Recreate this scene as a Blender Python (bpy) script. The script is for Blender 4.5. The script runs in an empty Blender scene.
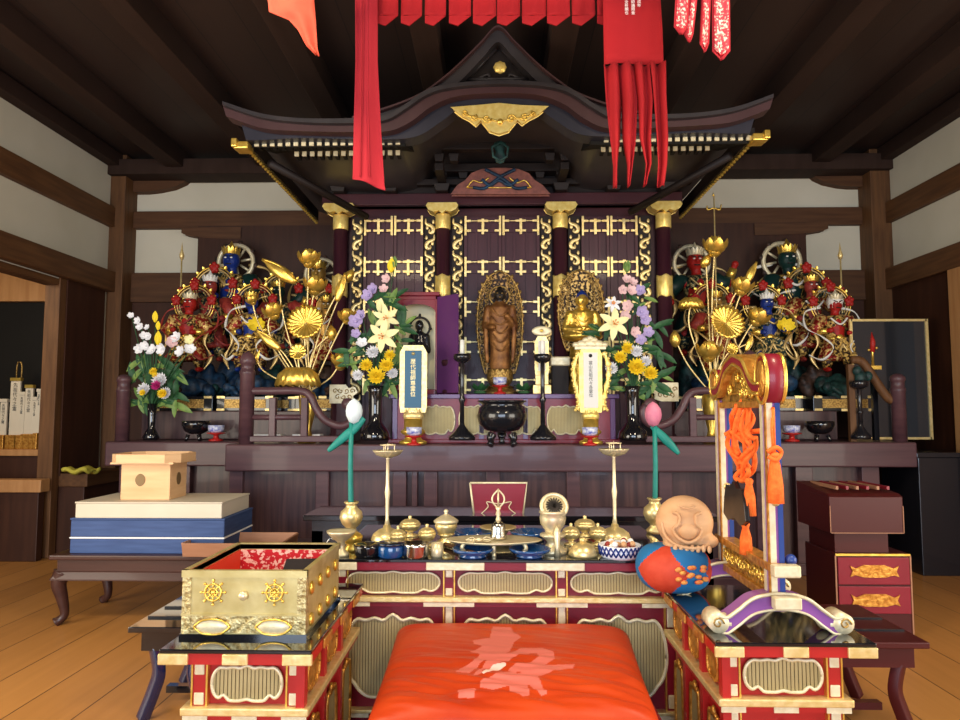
import bpy, bmesh, math, random
from math import sin, cos, pi, radians
from mathutils import Vector, Matrix, Euler
random.seed(7)
SC = bpy.context.scene
COL = SC.collection
# ------------------------------------------------------------------ camera
EYE = 1.3; F = 700.0
PITCH = radians(4.25); YAW = radians(1.23)
cd = bpy.data.cameras.new('camera'); cam = bpy.data.objects.new('camera', cd); COL.objects.link(cam)
cam.location = (0, 0, EYE); cam.rotation_euler = (pi/2+PITCH, 0, YAW)
cd.sensor_width = 36; cd.lens = F/960*36; cd.clip_start = .05; cd.clip_end = 60
SC.camera = cam
RC = Euler((pi/2+PITCH, 0, YAW)).to_matrix()
def ray(px, py): return RC @ Vector(((px-480)/F, (360-py)/F, -1))
def at(px, py, Y):
    d = ray(px, py); d = d*(Y/d.y); return Vector((d.x, Y, EYE+d.z))
def atz(px, py, z):
    d = ray(px, py); d = d*((z-EYE)/d.z); return Vector((d.x, d.y, z))
# ------------------------------------------------------------------ world, lights, exposure
w = bpy.data.worlds.new('world'); SC.world = w; w.use_nodes = True
w.node_tree.nodes['Background'].inputs[0].default_value = (.75, .85, 1, 1)
w.node_tree.nodes['Background'].inputs[1].default_value = .22
def area(name, loc, rot, sx, sy, e, c):
    l = bpy.data.lights.new(name, 'AREA'); l.shape = 'RECTANGLE'; l.size = sx; l.size_y = sy; l.energy = e; l.color = c
    o = bpy.data.objects.new(name, l); o.location = loc; o.rotation_euler = rot; COL.objects.link(o); return o
# daylight entering by the open front doors of the hall, behind the camera
area('daylight_doorway', (-.3, -5.2, 1.7), (radians(88), 0, 0), 5.6, 2.9, 430, (.70, .82, 1))
# daylight from the open side veranda doors
area('daylight_veranda_left', (-3.75, 1.6, 1.4), (radians(90), 0, radians(-55)), 2.8, 2.1, 130, (1, .90, .74))
area('daylight_veranda_right', (4.0, 1.2, 1.4), (radians(90), 0, radians(55)), 2.6, 2.1, 110, (1, .90, .76))
# warm ceiling lamps of the hall
for lx, ly in ((-1.3, 1.2), (1.5, 1.2)):
    area('hall_lamp', (lx, ly, 3.5), (radians(18), 0, 0), .6, .6, 62, (1, .82, .58))
area('chapel_fill', (-4.9, 5.3, 2.6), (radians(35), 0, 0), .3, .3, 14, (1, .8, .55))  # added warm fill to brighten the chapel shelf, no fixture there
SC.view_settings.view_transform = 'Standard'; SC.view_settings.look = 'None'
SC.view_settings.gamma = 1; SC.view_settings.exposure = .2
# ------------------------------------------------------------------ materials
MATS = {}
def mat(name, c, rough=.5, metal=0, c2=None, scale=8, stretch=(1, 1, 1), bump=0, bscale=None, coat=0, spec=.3, emit=None, ramp=(.32, .68), trans=0, detail=4, mode='noise'):
    m = bpy.data.materials.new(name); m.use_nodes = True; nt = m.node_tree; N = nt.nodes; L = nt.links
    b = N['Principled BSDF']; b.inputs['Roughness'].default_value = rough; b.inputs['Metallic'].default_value = metal
    b.inputs['Base Color'].default_value = (*c, 1); b.inputs['Specular IOR Level'].default_value = spec
    b.inputs['Coat Weight'].default_value = coat; b.inputs['Coat Roughness'].default_value = .06
    b.inputs['Transmission Weight'].default_value = trans
    if emit: b.inputs['Emission Color'].default_value = (*emit[:3], 1); b.inputs['Emission Strength'].default_value = emit[3]
    if c2 or bump:
        tc = N.new('ShaderNodeTexCoord'); mp = N.new('ShaderNodeMapping'); L.new(tc.outputs['Object'], mp.inputs[0])
        mp.inputs['Scale'].default_value = stretch
        if mode == 'voronoi':
            n = N.new('ShaderNodeTexVoronoi'); n.inputs['Scale'].default_value = scale; out = n.outputs['Distance']
        else:
            n = N.new('ShaderNodeTexNoise'); n.inputs['Scale'].default_value = scale; n.inputs['Detail'].default_value = detail; out = n.outputs['Fac']
        L.new(mp.outputs[0], n.inputs['Vector'])
        if c2:
            r = N.new('ShaderNodeValToRGB'); r.color_ramp.elements[0].position = ramp[0]; r.color_ramp.elements[1].position = ramp[1]
            r.color_ramp.elements[0].color = (*c, 1); r.color_ramp.elements[1].color = (*c2, 1)
            L.new(out, r.inputs[0]); L.new(r.outputs[0], b.inputs['Base Color'])
        if bump:
            bp = N.new('ShaderNodeBump'); bp.inputs['Strength'].default_value = bump; bp.inputs['Distance'].default_value = .01
            if bscale:
                n2 = N.new('ShaderNodeTexNoise'); n2.inputs['Scale'].default_value = bscale; L.new(mp.outputs[0], n2.inputs['Vector']); out = n2.outputs['Fac']
            L.new(out, bp.inputs['Height']); L.new(bp.outputs[0], b.inputs['Normal'])
    MATS[name] = m; return m
mat('plaster', (.56, .52, .40), .9, c2=(.62, .58, .46), scale=1.5, bump=.05, bscale=60)
mat('post_wood', (.085, .036, .013), .6, c2=(.14, .062, .022), scale=5, stretch=(6, 6, .6))
mat('beam_wood', (.065, .026, .010), .6, c2=(.10, .042, .016), scale=5, stretch=(.5, 5, 6))
mat('side_wood', (.08, .033, .012), .6, c2=(.13, .057, .02), scale=5, stretch=(5, .5, 6))
mat('light_wood', (.36, .17, .06), .5, c2=(.45, .23, .09), scale=4, stretch=(5, 5, .5))
mat('ceiling_wood', (.024, .010, .005), .8, c2=(.034, .016, .010), scale=3, stretch=(4, .4, 1))
mat('panel_wood', (.036, .012, .006), .5, c2=(.055, .019, .009), scale=3, stretch=(6, 6, .5))
mat('altar_wood', (.060, .027, .034), .4, c2=(.092, .042, .048), scale=3, stretch=(.4, 4, 8), coat=.15)
mat('altar_panel', (.035, .018, .023), .38, c2=(.085, .042, .042), scale=4, stretch=(7, 7, .45), coat=.15)
mat('shrine_lacquer', (.04, .010, .013), .35, c2=(.055, .014, .018), scale=3, coat=.15)
mat('shrine_door', (.042, .010, .018), .42, c2=(.060, .016, .026), scale=3, stretch=(6, 6, .6), coat=.04)
mat('roof_brown', (.045, .019, .020), .45, c2=(.06, .027, .028), scale=4)
mat('roof_grey', (.026, .022, .024), .4, c2=(.038, .032, .034), scale=6)
mat('roof_blue', (.018, .018, .028), .4, c2=(.026, .025, .036), scale=6)
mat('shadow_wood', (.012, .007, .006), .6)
mat('gold', (.74, .46, .07), .3, .8, c2=(.92, .64, .14), scale=25, bump=.15)
mat('old_gold', (.16, .08, .02), .42, .7, c2=(.62, .40, .12), scale=70, bump=.5)
mat('openwork_gold', (.02, .008, .004), .45, .3, c2=(.70, .46, .15), scale=42, bump=.8, ramp=(.47, .56), detail=2)
mat('openwork_bronze', (.02, .008, .005), .45, .3, c2=(.42, .24, .08), scale=42, bump=.8, ramp=(.50, .60), detail=2)
mat('carved_gold', (.16, .07, .02), .4, .8, c2=(.80, .50, .10), scale=55, bump=.9)
mat('pale_gold', (.74, .55, .20), .36, .55, c2=(.88, .70, .34), scale=40, bump=.2)
mat('white_gold', (.66, .56, .34), .4, .3, c2=(.78, .70, .48), scale=40, bump=.15)
mat('brass', (.76, .58, .24), .34, .7, c2=(.90, .74, .38), scale=20, bump=.05)
mat('pale_brass', (.68, .57, .34), .4, .6, c2=(.80, .70, .46), scale=20)
mat('silver', (.6, .58, .54), .2, 1)
mat('reed', (.38, .29, .12), .45, .3, c2=(.50, .40, .19), scale=6)
mat('reed_dark', (.19, .12, .05), .5, .2)
mat('black_lacquer', (.006, .006, .008), .06, coat=1)
mat('black_satin', (.010, .010, .013), .22, coat=.6)
mat('blue_black', (.008, .014, .05), .12, coat=1)
mat('blue_lacquer', (.006, .06, .20), .12, coat=1)
mat('maroon', (.18, .006, .017), .38, c2=(.22, .009, .022), scale=4, coat=.15)
mat('bright_red_lacquer', (.42, .018, .015), .35, coat=.15)
mat('dark_maroon', (.055, .005, .005), .4)
mat('deep_shade_wood', (.004, .003, .002), .8)  # near-black colour stands for shade in the chapel and under the eaves
mat('purple_lacquer', (.11, .03, .13), .3, coat=.25)
mat('violet', (.24, .08, .30), .35, coat=.3)
mat('navy_paint', (.02, .05, .22), .35, coat=.3)
mat('orange_gold', (.40, .15, .02), .35, .6, c2=(.70, .36, .07), scale=45, bump=.5)
mat('red_cloth', (.31, .007, .010), .85, c2=(.38, .009, .013), scale=3, bump=.1, bscale=200)
mat('crimson_cloth', (.36, .014, .024), .85, c2=(.42, .02, .03), scale=3)
mat('salmon_cloth', (.66, .085, .045), .8, c2=(.72, .12, .065), scale=6, bump=.1)
mat('printed_cloth', (.72, .04, .06), .6, c2=(.80, .62, .50), scale=90, ramp=(.50, .62))
mat('white_print', (.85, .8, .75), .6)
mat('cushion_red', (.46, .034, .005), .45, c2=(.56, .055, .006), scale=5, bump=.06, bscale=40)
mat('cushion_pink', (.68, .16, .12), .55)
mat('cushion_highlight', (.9, .62, .55), .4)  # white highlight on the satin, put into the cover colour
mat('orange_rope', (.90, .13, .015), .75, c2=(.98, .2, .03), scale=60, bump=.5)
mat('teal', (.010, .16, .135), .4, c2=(.014, .22, .18), scale=10)
mat('bud_white', (.60, .70, .73), .5)
mat('bud_pink', (.50, .13, .23), .5, c2=(.60, .22, .30), scale=20)
mat('pale_wood', (.62, .37, .18), .55, c2=(.72, .47, .25), scale=3, stretch=(1, 1, 7))
mat('box_cream', (.54, .48, .37), .6, c2=(.60, .54, .43), scale=3)
mat('box_blue', (.035, .065, .17), .7, c2=(.05, .09, .22), scale=5, stretch=(1, 1, 9))
mat('tray_wood', (.30, .14, .075), .5, c2=(.37, .18, .10), scale=4, stretch=(1, 6, 6))
mat('purple_wood', (.04, .015, .012), .32, c2=(.06, .024, .018), scale=3, stretch=(.5, 4, 4), coat=.12)
mat('carved_wood', (.58, .31, .14), .6, c2=(.72, .43, .22), scale=7, stretch=(1, 1, 3))
mat('brocade', (.52, .012, .02), .6, c2=(.85, .55, .45), scale=85, detail=1, ramp=(.5, .58))
mat('bright_gold', (.80, .56, .13), .35, .5, c2=(.92, .72, .25), scale=30, bump=.2)
mat('box_gold', (.46, .36, .13), .38, .6, c2=(.62, .52, .24), scale=14, bump=.15)
mat('engraved_gold', (.30, .21, .07), .4, .6, c2=(.66, .56, .28), scale=65, bump=.8)
mat('cream_lining', (.88, .80, .52), .5)
mat('red_lining', (.65, .05, .02), .6)
mat('cloth_blue', (.02, .17, .40), .6)
mat('cloth_red', (.55, .05, .02), .6, c2=(.62, .07, .03), scale=30)
mat('cloth_gold', (.85, .42, .08), .5, c2=(.8, .12, .05), scale=70)
mat('green_leaf', (.012, .055, .02), .5, c2=(.03, .11, .035), scale=20)
mat('pale_leaf', (.09, .18, .04), .5, c2=(.20, .30, .07), scale=20)
mat('petal_white', (.80, .80, .82), .6)
mat('petal_yellow', (.88, .66, .03), .6)
mat('petal_cream', (.85, .80, .42), .6)
mat('petal_purple', (.42, .34, .58), .6)
mat('petal_pink', (.72, .50, .50), .6)
mat('petal_magenta', (.50, .03, .20), .6)
mat('stone_teal', (.006, .012, .012), .5, c2=(.015, .06, .055), scale=20, bump=.6)
mat('stone_brown', (.012, .008, .006), .5, c2=(.09, .045, .03), scale=20, bump=.6)
mat('stone_blue', (.006, .010, .02), .5, c2=(.012, .05, .11), scale=20, bump=.6)
mat('paint_blue', (.010, .03, .19), .35)
mat('paint_red', (.42, .016, .010), .5, c2=(.28, .010, .008), scale=60)
mat('paint_green', (.006, .028, .024), .45)
mat('paint_white', (.78, .76, .68), .5)
mat('skin_gold', (.60, .38, .10), .4, .6, c2=(.5, .26, .06), scale=30)
mat('paint_darkred', (.22, .02, .02), .5, c2=(.35, .05, .03), scale=40)
mat('armour', (.03, .012, .008), .45, .4, c2=(.72, .46, .12), scale=42, bump=.8, ramp=(.45, .58))
mat('armour_red', (.24, .012, .01), .45, .4, c2=(.75, .50, .16), scale=38, bump=.8, ramp=(.48, .58))
mat('armour_green', (.01, .03, .028), .45, .4, c2=(.60, .44, .16), scale=38, bump=.8, ramp=(.48, .60))
mat('flame_ring', (.70, .50, .20), .4, .6)
mat('dark_bronze', (.020, .018, .018), .35, .6, c2=(.04, .033, .03), scale=20)
mat('robe_brown', (.09, .03, .012), .45, .4, c2=(.34, .15, .04), scale=14)
mat('porcelain', (.75, .77, .82), .2, c2=(.10, .12, .45), scale=45)
mat('blue_check', (.75, .78, .85), .5)
mat('white_paint', (.8, .8, .8), .5)
mat('tablet_blue', (.035, .12, .21), .4)
mat('tablet_white', (.70, .69, .66), .5)
mat('ink', (.02, .02, .02), .6)
mat('wax', (.85, .83, .75), .5)
mat('yellow_cloth', (.45, .40, .05), .8)
mat('glass_dark', (.02, .022, .026), .05, coat=1)
mat('frog_carving', (.25, .09, .07), .5, c2=(.16, .06, .05), scale=30)
def node_mat(name, fn):
    m = bpy.data.materials.new(name); m.use_nodes = True; fn(m.node_tree, m.node_tree.nodes['Principled BSDF']); MATS[name] = m
def boards(cA, cB, width, axis, rough):
    def fn(nt, b):
        N = nt.nodes; L = nt.links
        tc = N.new('ShaderNodeTexCoord'); sp = N.new('ShaderNodeSeparateXYZ'); L.new(tc.outputs['Object'], sp.inputs[0])
        d = N.new('ShaderNodeMath'); d.operation = 'DIVIDE'; d.inputs[1].default_value = width; L.new(sp.outputs[axis], d.inputs[0])
        fl = N.new('ShaderNodeMath'); fl.operation = 'FLOOR'; L.new(d.outputs[0], fl.inputs[0])
        fr = N.new('ShaderNodeMath'); fr.operation = 'FRACT'; L.new(d.outputs[0], fr.inputs[0])
        wn = N.new('ShaderNodeTexWhiteNoise'); wn.noise_dimensions = '1D'; L.new(fl.outputs[0], wn.inputs['W'])
        mp = N.new('ShaderNodeMapping'); L.new(tc.outputs['Object'], mp.inputs[0])
        mp.inputs['Scale'].default_value = (9, .5, 9) if axis == 0 else (.5, 9, 9)
        n = N.new('ShaderNodeTexNoise'); n.inputs['Scale'].default_value = 2.5; n.inputs['Detail'].default_value = 5; L.new(mp.outputs[0], n.inputs['Vector'])
        a = N.new('ShaderNodeMath'); a.operation = 'MULTIPLY_ADD'; a.inputs[1].default_value = .45; L.new(wn.outputs[0], a.inputs[0])
        s = N.new('ShaderNodeMath'); s.operation = 'MULTIPLY'; s.inputs[1].default_value = .6; L.new(n.outputs[0], s.inputs[0]); L.new(s.outputs[0], a.inputs[2])
        mx = N.new('ShaderNodeMix'); mx.data_type = 'RGBA'; mx.inputs[6].default_value = (*cA, 1); mx.inputs[7].default_value = (*cB, 1); L.new(a.outputs[0], mx.inputs[0])
        g = N.new('ShaderNodeMath'); g.operation = 'LESS_THAN'; g.inputs[1].default_value = .02; L.new(fr.outputs[0], g.inputs[0])
        m2 = N.new('ShaderNodeMix'); m2.data_type = 'RGBA'; m2.inputs[7].default_value = (cA[0]*.25, cA[1]*.25, cA[2]*.25, 1)
        L.new(g.outputs[0], m2.inputs[0]); L.new(mx.outputs[2], m2.inputs[6]); L.new(m2.outputs[2], b.inputs['Base Color'])
        b.inputs['Roughness'].default_value = rough; b.inputs['Coat Weight'].default_value = .15; b.inputs['Coat Roughness'].default_value = .25
    return fn
node_mat('floor_boards', boards((.29, .115, .022), (.50, .225, .055), .30, 0, .5))
node_mat('ceiling_boards', boards((.018, .008, .005), (.034, .015, .009), .35, 0, .7))
# ------------------------------------------------------------------ mesh builder
class MB:
    def __init__(s): s.v = []; s.f = []; s.sm = []; s.mi = []; s.M = Matrix()
    def add(s, vs, fs, smooth=False, m=0):
        o = len(s.v); s.v += [tuple(s.M @ Vector(p)) for p in vs]
        for f in fs: s.f.append([i+o for i in f]); s.sm.append(smooth); s.mi.append(m)
        return s
    def box(s, x0, x1, y0, y1, z0, z1, m=0):
        return s.add([(x0, y0, z0), (x1, y0, z0), (x1, y1, z0), (x0, y1, z0), (x0, y0, z1), (x1, y0, z1), (x1, y1, z1), (x0, y1, z1)],
                     [(3, 2, 1, 0), (4, 5, 6, 7), (0, 1, 5, 4), (1, 2, 6, 5), (2, 3, 7, 6), (3, 0, 4, 7)], m=m)
    def cbox(s, c, sz, rot=(0, 0, 0), m=0):
        k = s.M; s.M = k @ Matrix.Translation(c) @ Euler(rot).to_matrix().to_4x4()
        x, y, z = sz[0]/2, sz[1]/2, sz[2]/2; s.box(-x, x, -y, y, -z, z, m); s.M = k; return s
    def frustum(s, x0, x1, y0, y1, z0, z1, dx, dy, m=0):   # top inset by dx, dy
        return s.add([(x0, y0, z0), (x1, y0, z0), (x1, y1, z0), (x0, y1, z0), (x0+dx, y0+dy, z1), (x1-dx, y0+dy, z1), (x1-dx, y1-dy, z1), (x0+dx, y1-dy, z1)],
                     [(3, 2, 1, 0), (4, 5, 6, 7), (0, 1, 5, 4), (1, 2, 6, 5), (2, 3, 7, 6), (3, 0, 4, 7)], m=m)
    def lathe(s, prof, seg=24, c=(0, 0, 0), ax=None, rm=None, zm=None, m=0, smooth=True, sy=1, close=True):
        T = Matrix.Translation(c)
        if ax is not None: T = T @ Vector((0, 0, 1)).rotation_difference(Vector(ax)).to_matrix().to_4x4()
        vs = []; fs = []
        for k, (r, z) in enumerate(prof):
            for i in range(seg):
                th = 2*pi*i/seg; rr = r*(rm(th, r, z) if rm else 1); zz = z+(zm(th, r, z) if zm else 0)
                vs.append(T @ Vector((rr*cos(th), rr*sin(th)*sy, zz)))
        n = len(prof)
        for k in range(n-1):
            for i in range(seg): j = (i+1) % seg; fs.append((k*seg+i, k*seg+j, (k+1)*seg+j, (k+1)*seg+i))
        if close:
            if prof[0][0] > 1e-5: fs.append(tuple(range(seg-1, -1, -1)))
            if prof[-1][0] > 1e-5: fs.append(tuple((n-1)*seg+i for i in range(seg)))
        return s.add(vs, fs, smooth, m)
    def ell(s, c, r, rot=(0, 0, 0), m=0, seg=14, rings=9):
        if not hasattr(r, '__len__'): r = (r, r, r)
        k = s.M; s.M = k @ Matrix.Translation(c) @ Euler(rot).to_matrix().to_4x4() @ Matrix.Diagonal((*r, 1))
        s.lathe([(sin(pi*i/rings), -cos(pi*i/rings)) for i in range(rings+1)], seg, m=m); s.M = k; return s
    def tube(s, pts, r, seg=8, m=0, cap=True, flat=1, smooth=True):
        P = [Vector(p) for p in pts]; n = len(P); R = r if hasattr(r, '__len__') else [r]*n
        vs = []; fs = []; up = None
        for i in range(n):
            t = (P[min(i+1, n-1)]-P[max(i-1, 0)])
            if t.length < 1e-9: t = Vector((0, 0, 1))
            t.normalize()
            if up is None:
                up = Vector((0, 1, 0)) if abs(t.y) < .8 else Vector((1, 0, 0))
            a = (up-t*up.dot(t)).normalized(); up = a; b = t.cross(a)
            for k in range(seg):
                th = 2*pi*k/seg; vs.append(P[i]+a*(R[i]*flat*cos(th))+b*(R[i]*sin(th)))
        for i in range(n-1):
            for k in range(seg): j = (k+1) % seg; fs.append((i*seg+k, i*seg+j, (i+1)*seg+j, (i+1)*seg+k))
        if cap: fs.append(tuple(range(seg-1, -1, -1))); fs.append(tuple((n-1)*seg+k for k in range(seg)))
        return s.add(vs, fs, smooth, m)
    def limb(s, a, b, ra, rb, m=0):
        s.tube([a, b], [ra, rb], 12, m); s.ell(a, ra, m=m, seg=12, rings=8); s.ell(b, rb, m=m, seg=12, rings=8); return s
    def prism(s, poly, d0, d1, plane='XZ', m=0):
        n = len(poly)
        def q(p, d): return (p[0], d, p[1]) if plane == 'XZ' else ((d, p[0], p[1]) if plane == 'YZ' else (p[0], p[1], d))
        vs = [q(p, d0) for p in poly]+[q(p, d1) for p in poly]
        fs = [tuple(range(n)), tuple(range(2*n-1, n-1, -1))]+[(i, (i+1) % n, (i+1) % n+n, i+n) for i in range(n)]
        return s.add(vs, fs, m=m)
    def band(s, A, B, y0, y1, m=0):     # solid between polylines A (top) and B (bottom), in XZ
        n = len(A); vs = []
        for p in A: vs += [(p[0], y0, p[1]), (p[0], y1, p[1])]
        for p in B: vs += [(p[0], y0, p[1]), (p[0], y1, p[1])]
        o = 2*n; fs = []
        for i in range(n-1):
            a, b = 2*i, 2*i+2
            fs += [(a, b, o+b, o+a), (b+1, a+1, o+a+1, o+b+1), (a, a+1, b+1, b), (o+b, o+b+1, o+a+1, o+a)]
        fs += [(0, o, o+1, 1), (2*n-2, 2*n-1, o+2*n-1, o+2*n-2)]
        return s.add(vs, fs, m=m)
    def sheet(s, fn, nu, nv, m=0, smooth=True):
        vs = [fn(i/nu, j/nv) for j in range(nv+1) for i in range(nu+1)]
        fs = [(j*(nu+1)+i, j*(nu+1)+i+1, (j+1)*(nu+1)+i+1, (j+1)*(nu+1)+i) for j in range(nv) for i in range(nu)]
        return s.add(vs, fs, smooth, m)
    def petal(s, base, d, up, L, W, curl=.3, m=0, n=5, tip=.15):
        d = Vector(d).normalized(); up = Vector(up); up = (up-d*up.dot(d)).normalized(); sd = d.cross(up); base = Vector(base)
        vs = []
        for i in range(n+1):
            t = i/n; wv = W*.5*(sin(pi*min(1, t*.9+.08))**.8)+W*.02
            if i == n: wv = W*tip*.5
            c = base+d*(L*t*cos(curl*t))+up*(L*t*sin(curl*t))
            vs += [c-sd*wv+up*wv*.25, c-up*wv*.12, c+sd*wv+up*wv*.25]
        fs = []
        for i in range(n): k = 3*i; fs += [(k, k+1, k+4, k+3), (k+1, k+2, k+5, k+4)]
        return s.add(vs, fs, True, m)
    def build(s, name, mats, parent=None, label=None, bevel=0, solid=0, remesh=0, sub=0, kind=None, loc=None, rot=None):
        me = bpy.data.meshes.new(name); me.from_pydata(s.v, [], s.f)
        if isinstance(mats, str): mats = [mats]
        for k in mats: me.materials.append(MATS[k])
        me.polygons.foreach_set('use_smooth', s.sm); me.polygons.foreach_set('material_index', s.mi); me.update()
        o = bpy.data.objects.new(name, me); COL.objects.link(o)
        if parent is not None: o.parent = parent
        if loc is not None: o.location = loc
        if rot is not None: o.rotation_euler = rot
        if label: o['label'] = label
        if kind: o['kind'] = kind
        if remesh:
            k = o.modifiers.new('remesh', 'REMESH'); k.mode = 'VOXEL'; k.voxel_size = remesh; k.use_smooth_shade = True
            k = o.modifiers.new('smooth', 'SMOOTH'); k.iterations = 3
        if bevel:
            k = o.modifiers.new('bevel', 'BEVEL'); k.width = bevel; k.segments = 2; k.limit_method = 'ANGLE'; k.angle_limit = radians(50)
        if solid:
            k = o.modifiers.new('solid', 'SOLIDIFY'); k.thickness = solid; k.offset = 0
        if sub:
            k = o.modifiers.new('sub', 'SUBSURF'); k.levels = sub; k.render_levels = sub
        return o
def tag(o, label, cat, group=None, kind=None):
    o['label'] = label; o['category'] = cat
    if group: o['group'] = group
    if kind: o['kind'] = kind
    return o
def thing(name, label, cat, loc=(0, 0, 0), rz=0, group=None):
    o = bpy.data.objects.new(name, None); COL.objects.link(o); o.location = loc; o.rotation_euler = (0, 0, rz)
    return tag(o, label, cat, group)
def struct(name, mb, mats, **k):
    o = mb.build(name, mats, **k); o['kind'] = 'structure'; return o
def copy_tree(o, parent=None):
    c = o.copy(); COL.objects.link(c); c.parent = parent
    for ch in list(o.children): copy_tree(ch, c)
    return c
def dup(o, loc, label, rz=None, scale=None, group=None):
    c = copy_tree(o); c.location = loc; c['label'] = label
    if rz is not None: c.rotation_euler = (0, 0, rz)
    if scale: c.scale = scale if hasattr(scale, '__len__') else (scale,)*3
    if group: c['group'] = group
    return c
def crom(P, n=6):
    P = [Vector(p) for p in P]; out = []
    for i in range(len(P)-1):
        a = P[max(i-1, 0)]; b = P[i]; c = P[i+1]; d = P[min(i+2, len(P)-1)]
        for k in range(n):
            t = k/n; out.append(.5*((2*b)+(c-a)*t+(2*a-5*b+4*c-d)*t*t+(3*b-a-3*c+d)*t**3))
    out.append(P[-1]); return out
def ring(R, z=0, n=32, c=(0, 0, 0), a0=0, a1=2*pi, plane='XZ'):
    out = []
    for i in range(n+1):
        t = a0+(a1-a0)*i/n
        out.append(Vector((c[0]+R*cos(t), c[1], c[2]+R*sin(t))) if plane == 'XZ' else Vector((c[0]+R*cos(t), c[1]+R*sin(t), c[2])))
    return out
def text_mesh(body, size, mt, name, parent, loc, rot, extrude=.0006, spacing=1.0):
    cu = bpy.data.curves.new(name, 'FONT'); cu.body = body; cu.size = size; cu.extrude = extrude; cu.align_x = 'CENTER'; cu.align_y = 'TOP'; cu.space_line = spacing
    t = bpy.data.objects.new(name+'_tmp', cu); COL.objects.link(t)
    dg = bpy.context.evaluated_depsgraph_get(); me = bpy.data.meshes.new_from_object(t.evaluated_get(dg))
    bpy.data.objects.remove(t); bpy.data.curves.remove(cu)
    me.materials.clear(); me.materials.append(MATS[mt]); me.name = name
    o = bpy.data.objects.new(name, me); COL.objects.link(o); o.parent = parent; o.location = loc; o.rotation_euler = rot; return o
# ================================================================== THE ROOM
XL, XR, YB, ZC = -4.0, 4.02, 7.3, 3.88
struct('floor', MB().box(-6, 6, -5.6, 7.6, -.1, 0), 'floor_boards')
struct('ceiling', MB().box(-6, 6, -5.6, 7.6, ZC+.12, ZC+.2), 'ceiling_boards')
n = 0
def trim(mb, mt, bevel=.006):
    global n; n += 1
    return struct('trim_%d' % n, mb, mt, bevel=bevel)
for x in (-3.3, -2.35, -1.4, -.47, .47, 1.4, 2.35, 3.3):     # ceiling joists
    trim(MB().box(x-.09, x+.09, -5.6, YB-.05, ZC-.06, ZC+.12), 'ceiling_wood')
trim(MB().box(XL, XR, YB-.32, YB-.02, ZC-.13, ZC+.03), 'ceiling_wood')
struct('wall_back', MB().box(XL-.1, XR+.1, YB, YB+.12, 0, ZC+.2), 'plaster')
def zb(py, px=160): return at(px, py, YB).z
# rails of the back wall, left then right (they run on behind the shrine)
z1, z2, z3, z4 = zb(213), zb(230), zb(274), zb(303)
trim(MB().box(XL, XR, YB-.07, YB, z2, z1), 'beam_wood')
trim(MB().box(XL, XR, YB-.07, YB, z4, z3), 'beam_wood')
trim(MB().box(XL, XR, YB-.03, YB, 0, z4), 'panel_wood', 0)
trim(MB().box(XL, XR, YB-.08, YB, z1+.36, ZC-.1), 'ceiling_wood')
# corner posts
for x0, x1 in ((XL, XL+.16), (XR-.2, XR)):
    trim(MB().box(x0, x1, YB-.25, YB, 0, ZC+.1), 'post_wood')
# rounded bracket arms beside the corner posts and beside the shrine
def bracket(px0, px1, pyt, pyb, right, Y=YB-.1):
    a = at(px0, pyt, Y); b = at(px1, pyb, Y); h = a.z-b.z; L = b.x-a.x
    pts = [(a.x, a.z), (b.x, a.z)]
    e = [(L, -h*.45), (L*.93, -h*.62), (L*.75, -h*.82), (L*.5, -h*.95), (L*.3, -h), (0, -h)]
    if right: poly = [(a.x, a.z), (b.x, a.z)]+[(a.x+p, a.z+q) for p, q in e]
    else: poly = [(b.x, a.z), (a.x, a.z)]+[(b.x-p, a.z+q) for p, q in e]
    trim(MB().prism(poly, Y, YB, 'XZ'), 'beam_wood')
bracket(128, 187, 168, 191, True); bracket(812, 868, 163, 186, False)
bracket(182, 240, 228, 238, False); bracket(755, 828, 224, 234, True)
# wood-panelled bays behind the statues
for a, b in ((198, 345), (655, 806)):
    p = at(a, 237, YB-.08); q = at(b, 237, YB-.08)
    trim(MB().box(p.x, q.x, YB-.08, YB, 1.0, z2+.02), 'panel_wood', 0)
# side walls --------------------------------------------------------
struct('wall_left', MB().box(XL-.12, XL, 6.3, YB, 0, ZC+.2).box(XL-.12, XL, -5.6, 6.3, 2.5, ZC+.2).box(XL-.12, XL, 2.9, 4.0, 0, 2.6).box(XL-.12, XL, -5.6, .2, 0, 2.6), 'plaster')
struct('wall_right', MB().box(XR, XR+.12, 3.2, YB, 0, ZC+.2).box(XR, XR+.12, -5.6, 3.2, 2.5, ZC+.2).box(XR, XR+.12, -5.6, 0, 0, 2.6), 'plaster')
for X, s in ((XL, 1), (XR, -1)):
    def sb(z0, z1, y0=-5.6, y1=YB-.2, d=.06, mt='side_wood'):
        x0, x1 = (X, X+d) if s > 0 else (X-d, X)
        trim(MB().box(x0, x1, y0, y1, z0, z1), mt)
    sb(3.21, 3.42); sb(2.53, 2.74, d=.09); sb(ZC-.04, ZC+.1, d=.12, mt='ceiling_wood')
# left: post, dark door panel, low ledge
trim(MB().box(XL-.12, XL+.02, 6.26, 6.36, 0, 2.53), 'post_wood')
struct('door_1', MB().box(XL, XL+.03, 6.36, 6.98, .72, 2.53), 'panel_wood')
trim(MB().box(XL, XL+.28, 6.37, 7.0, .62, .74), 'side_wood')
trim(MB().box(XL, XL+.25, 6.38, 7.0, 0, .62), 'panel_wood')
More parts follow.
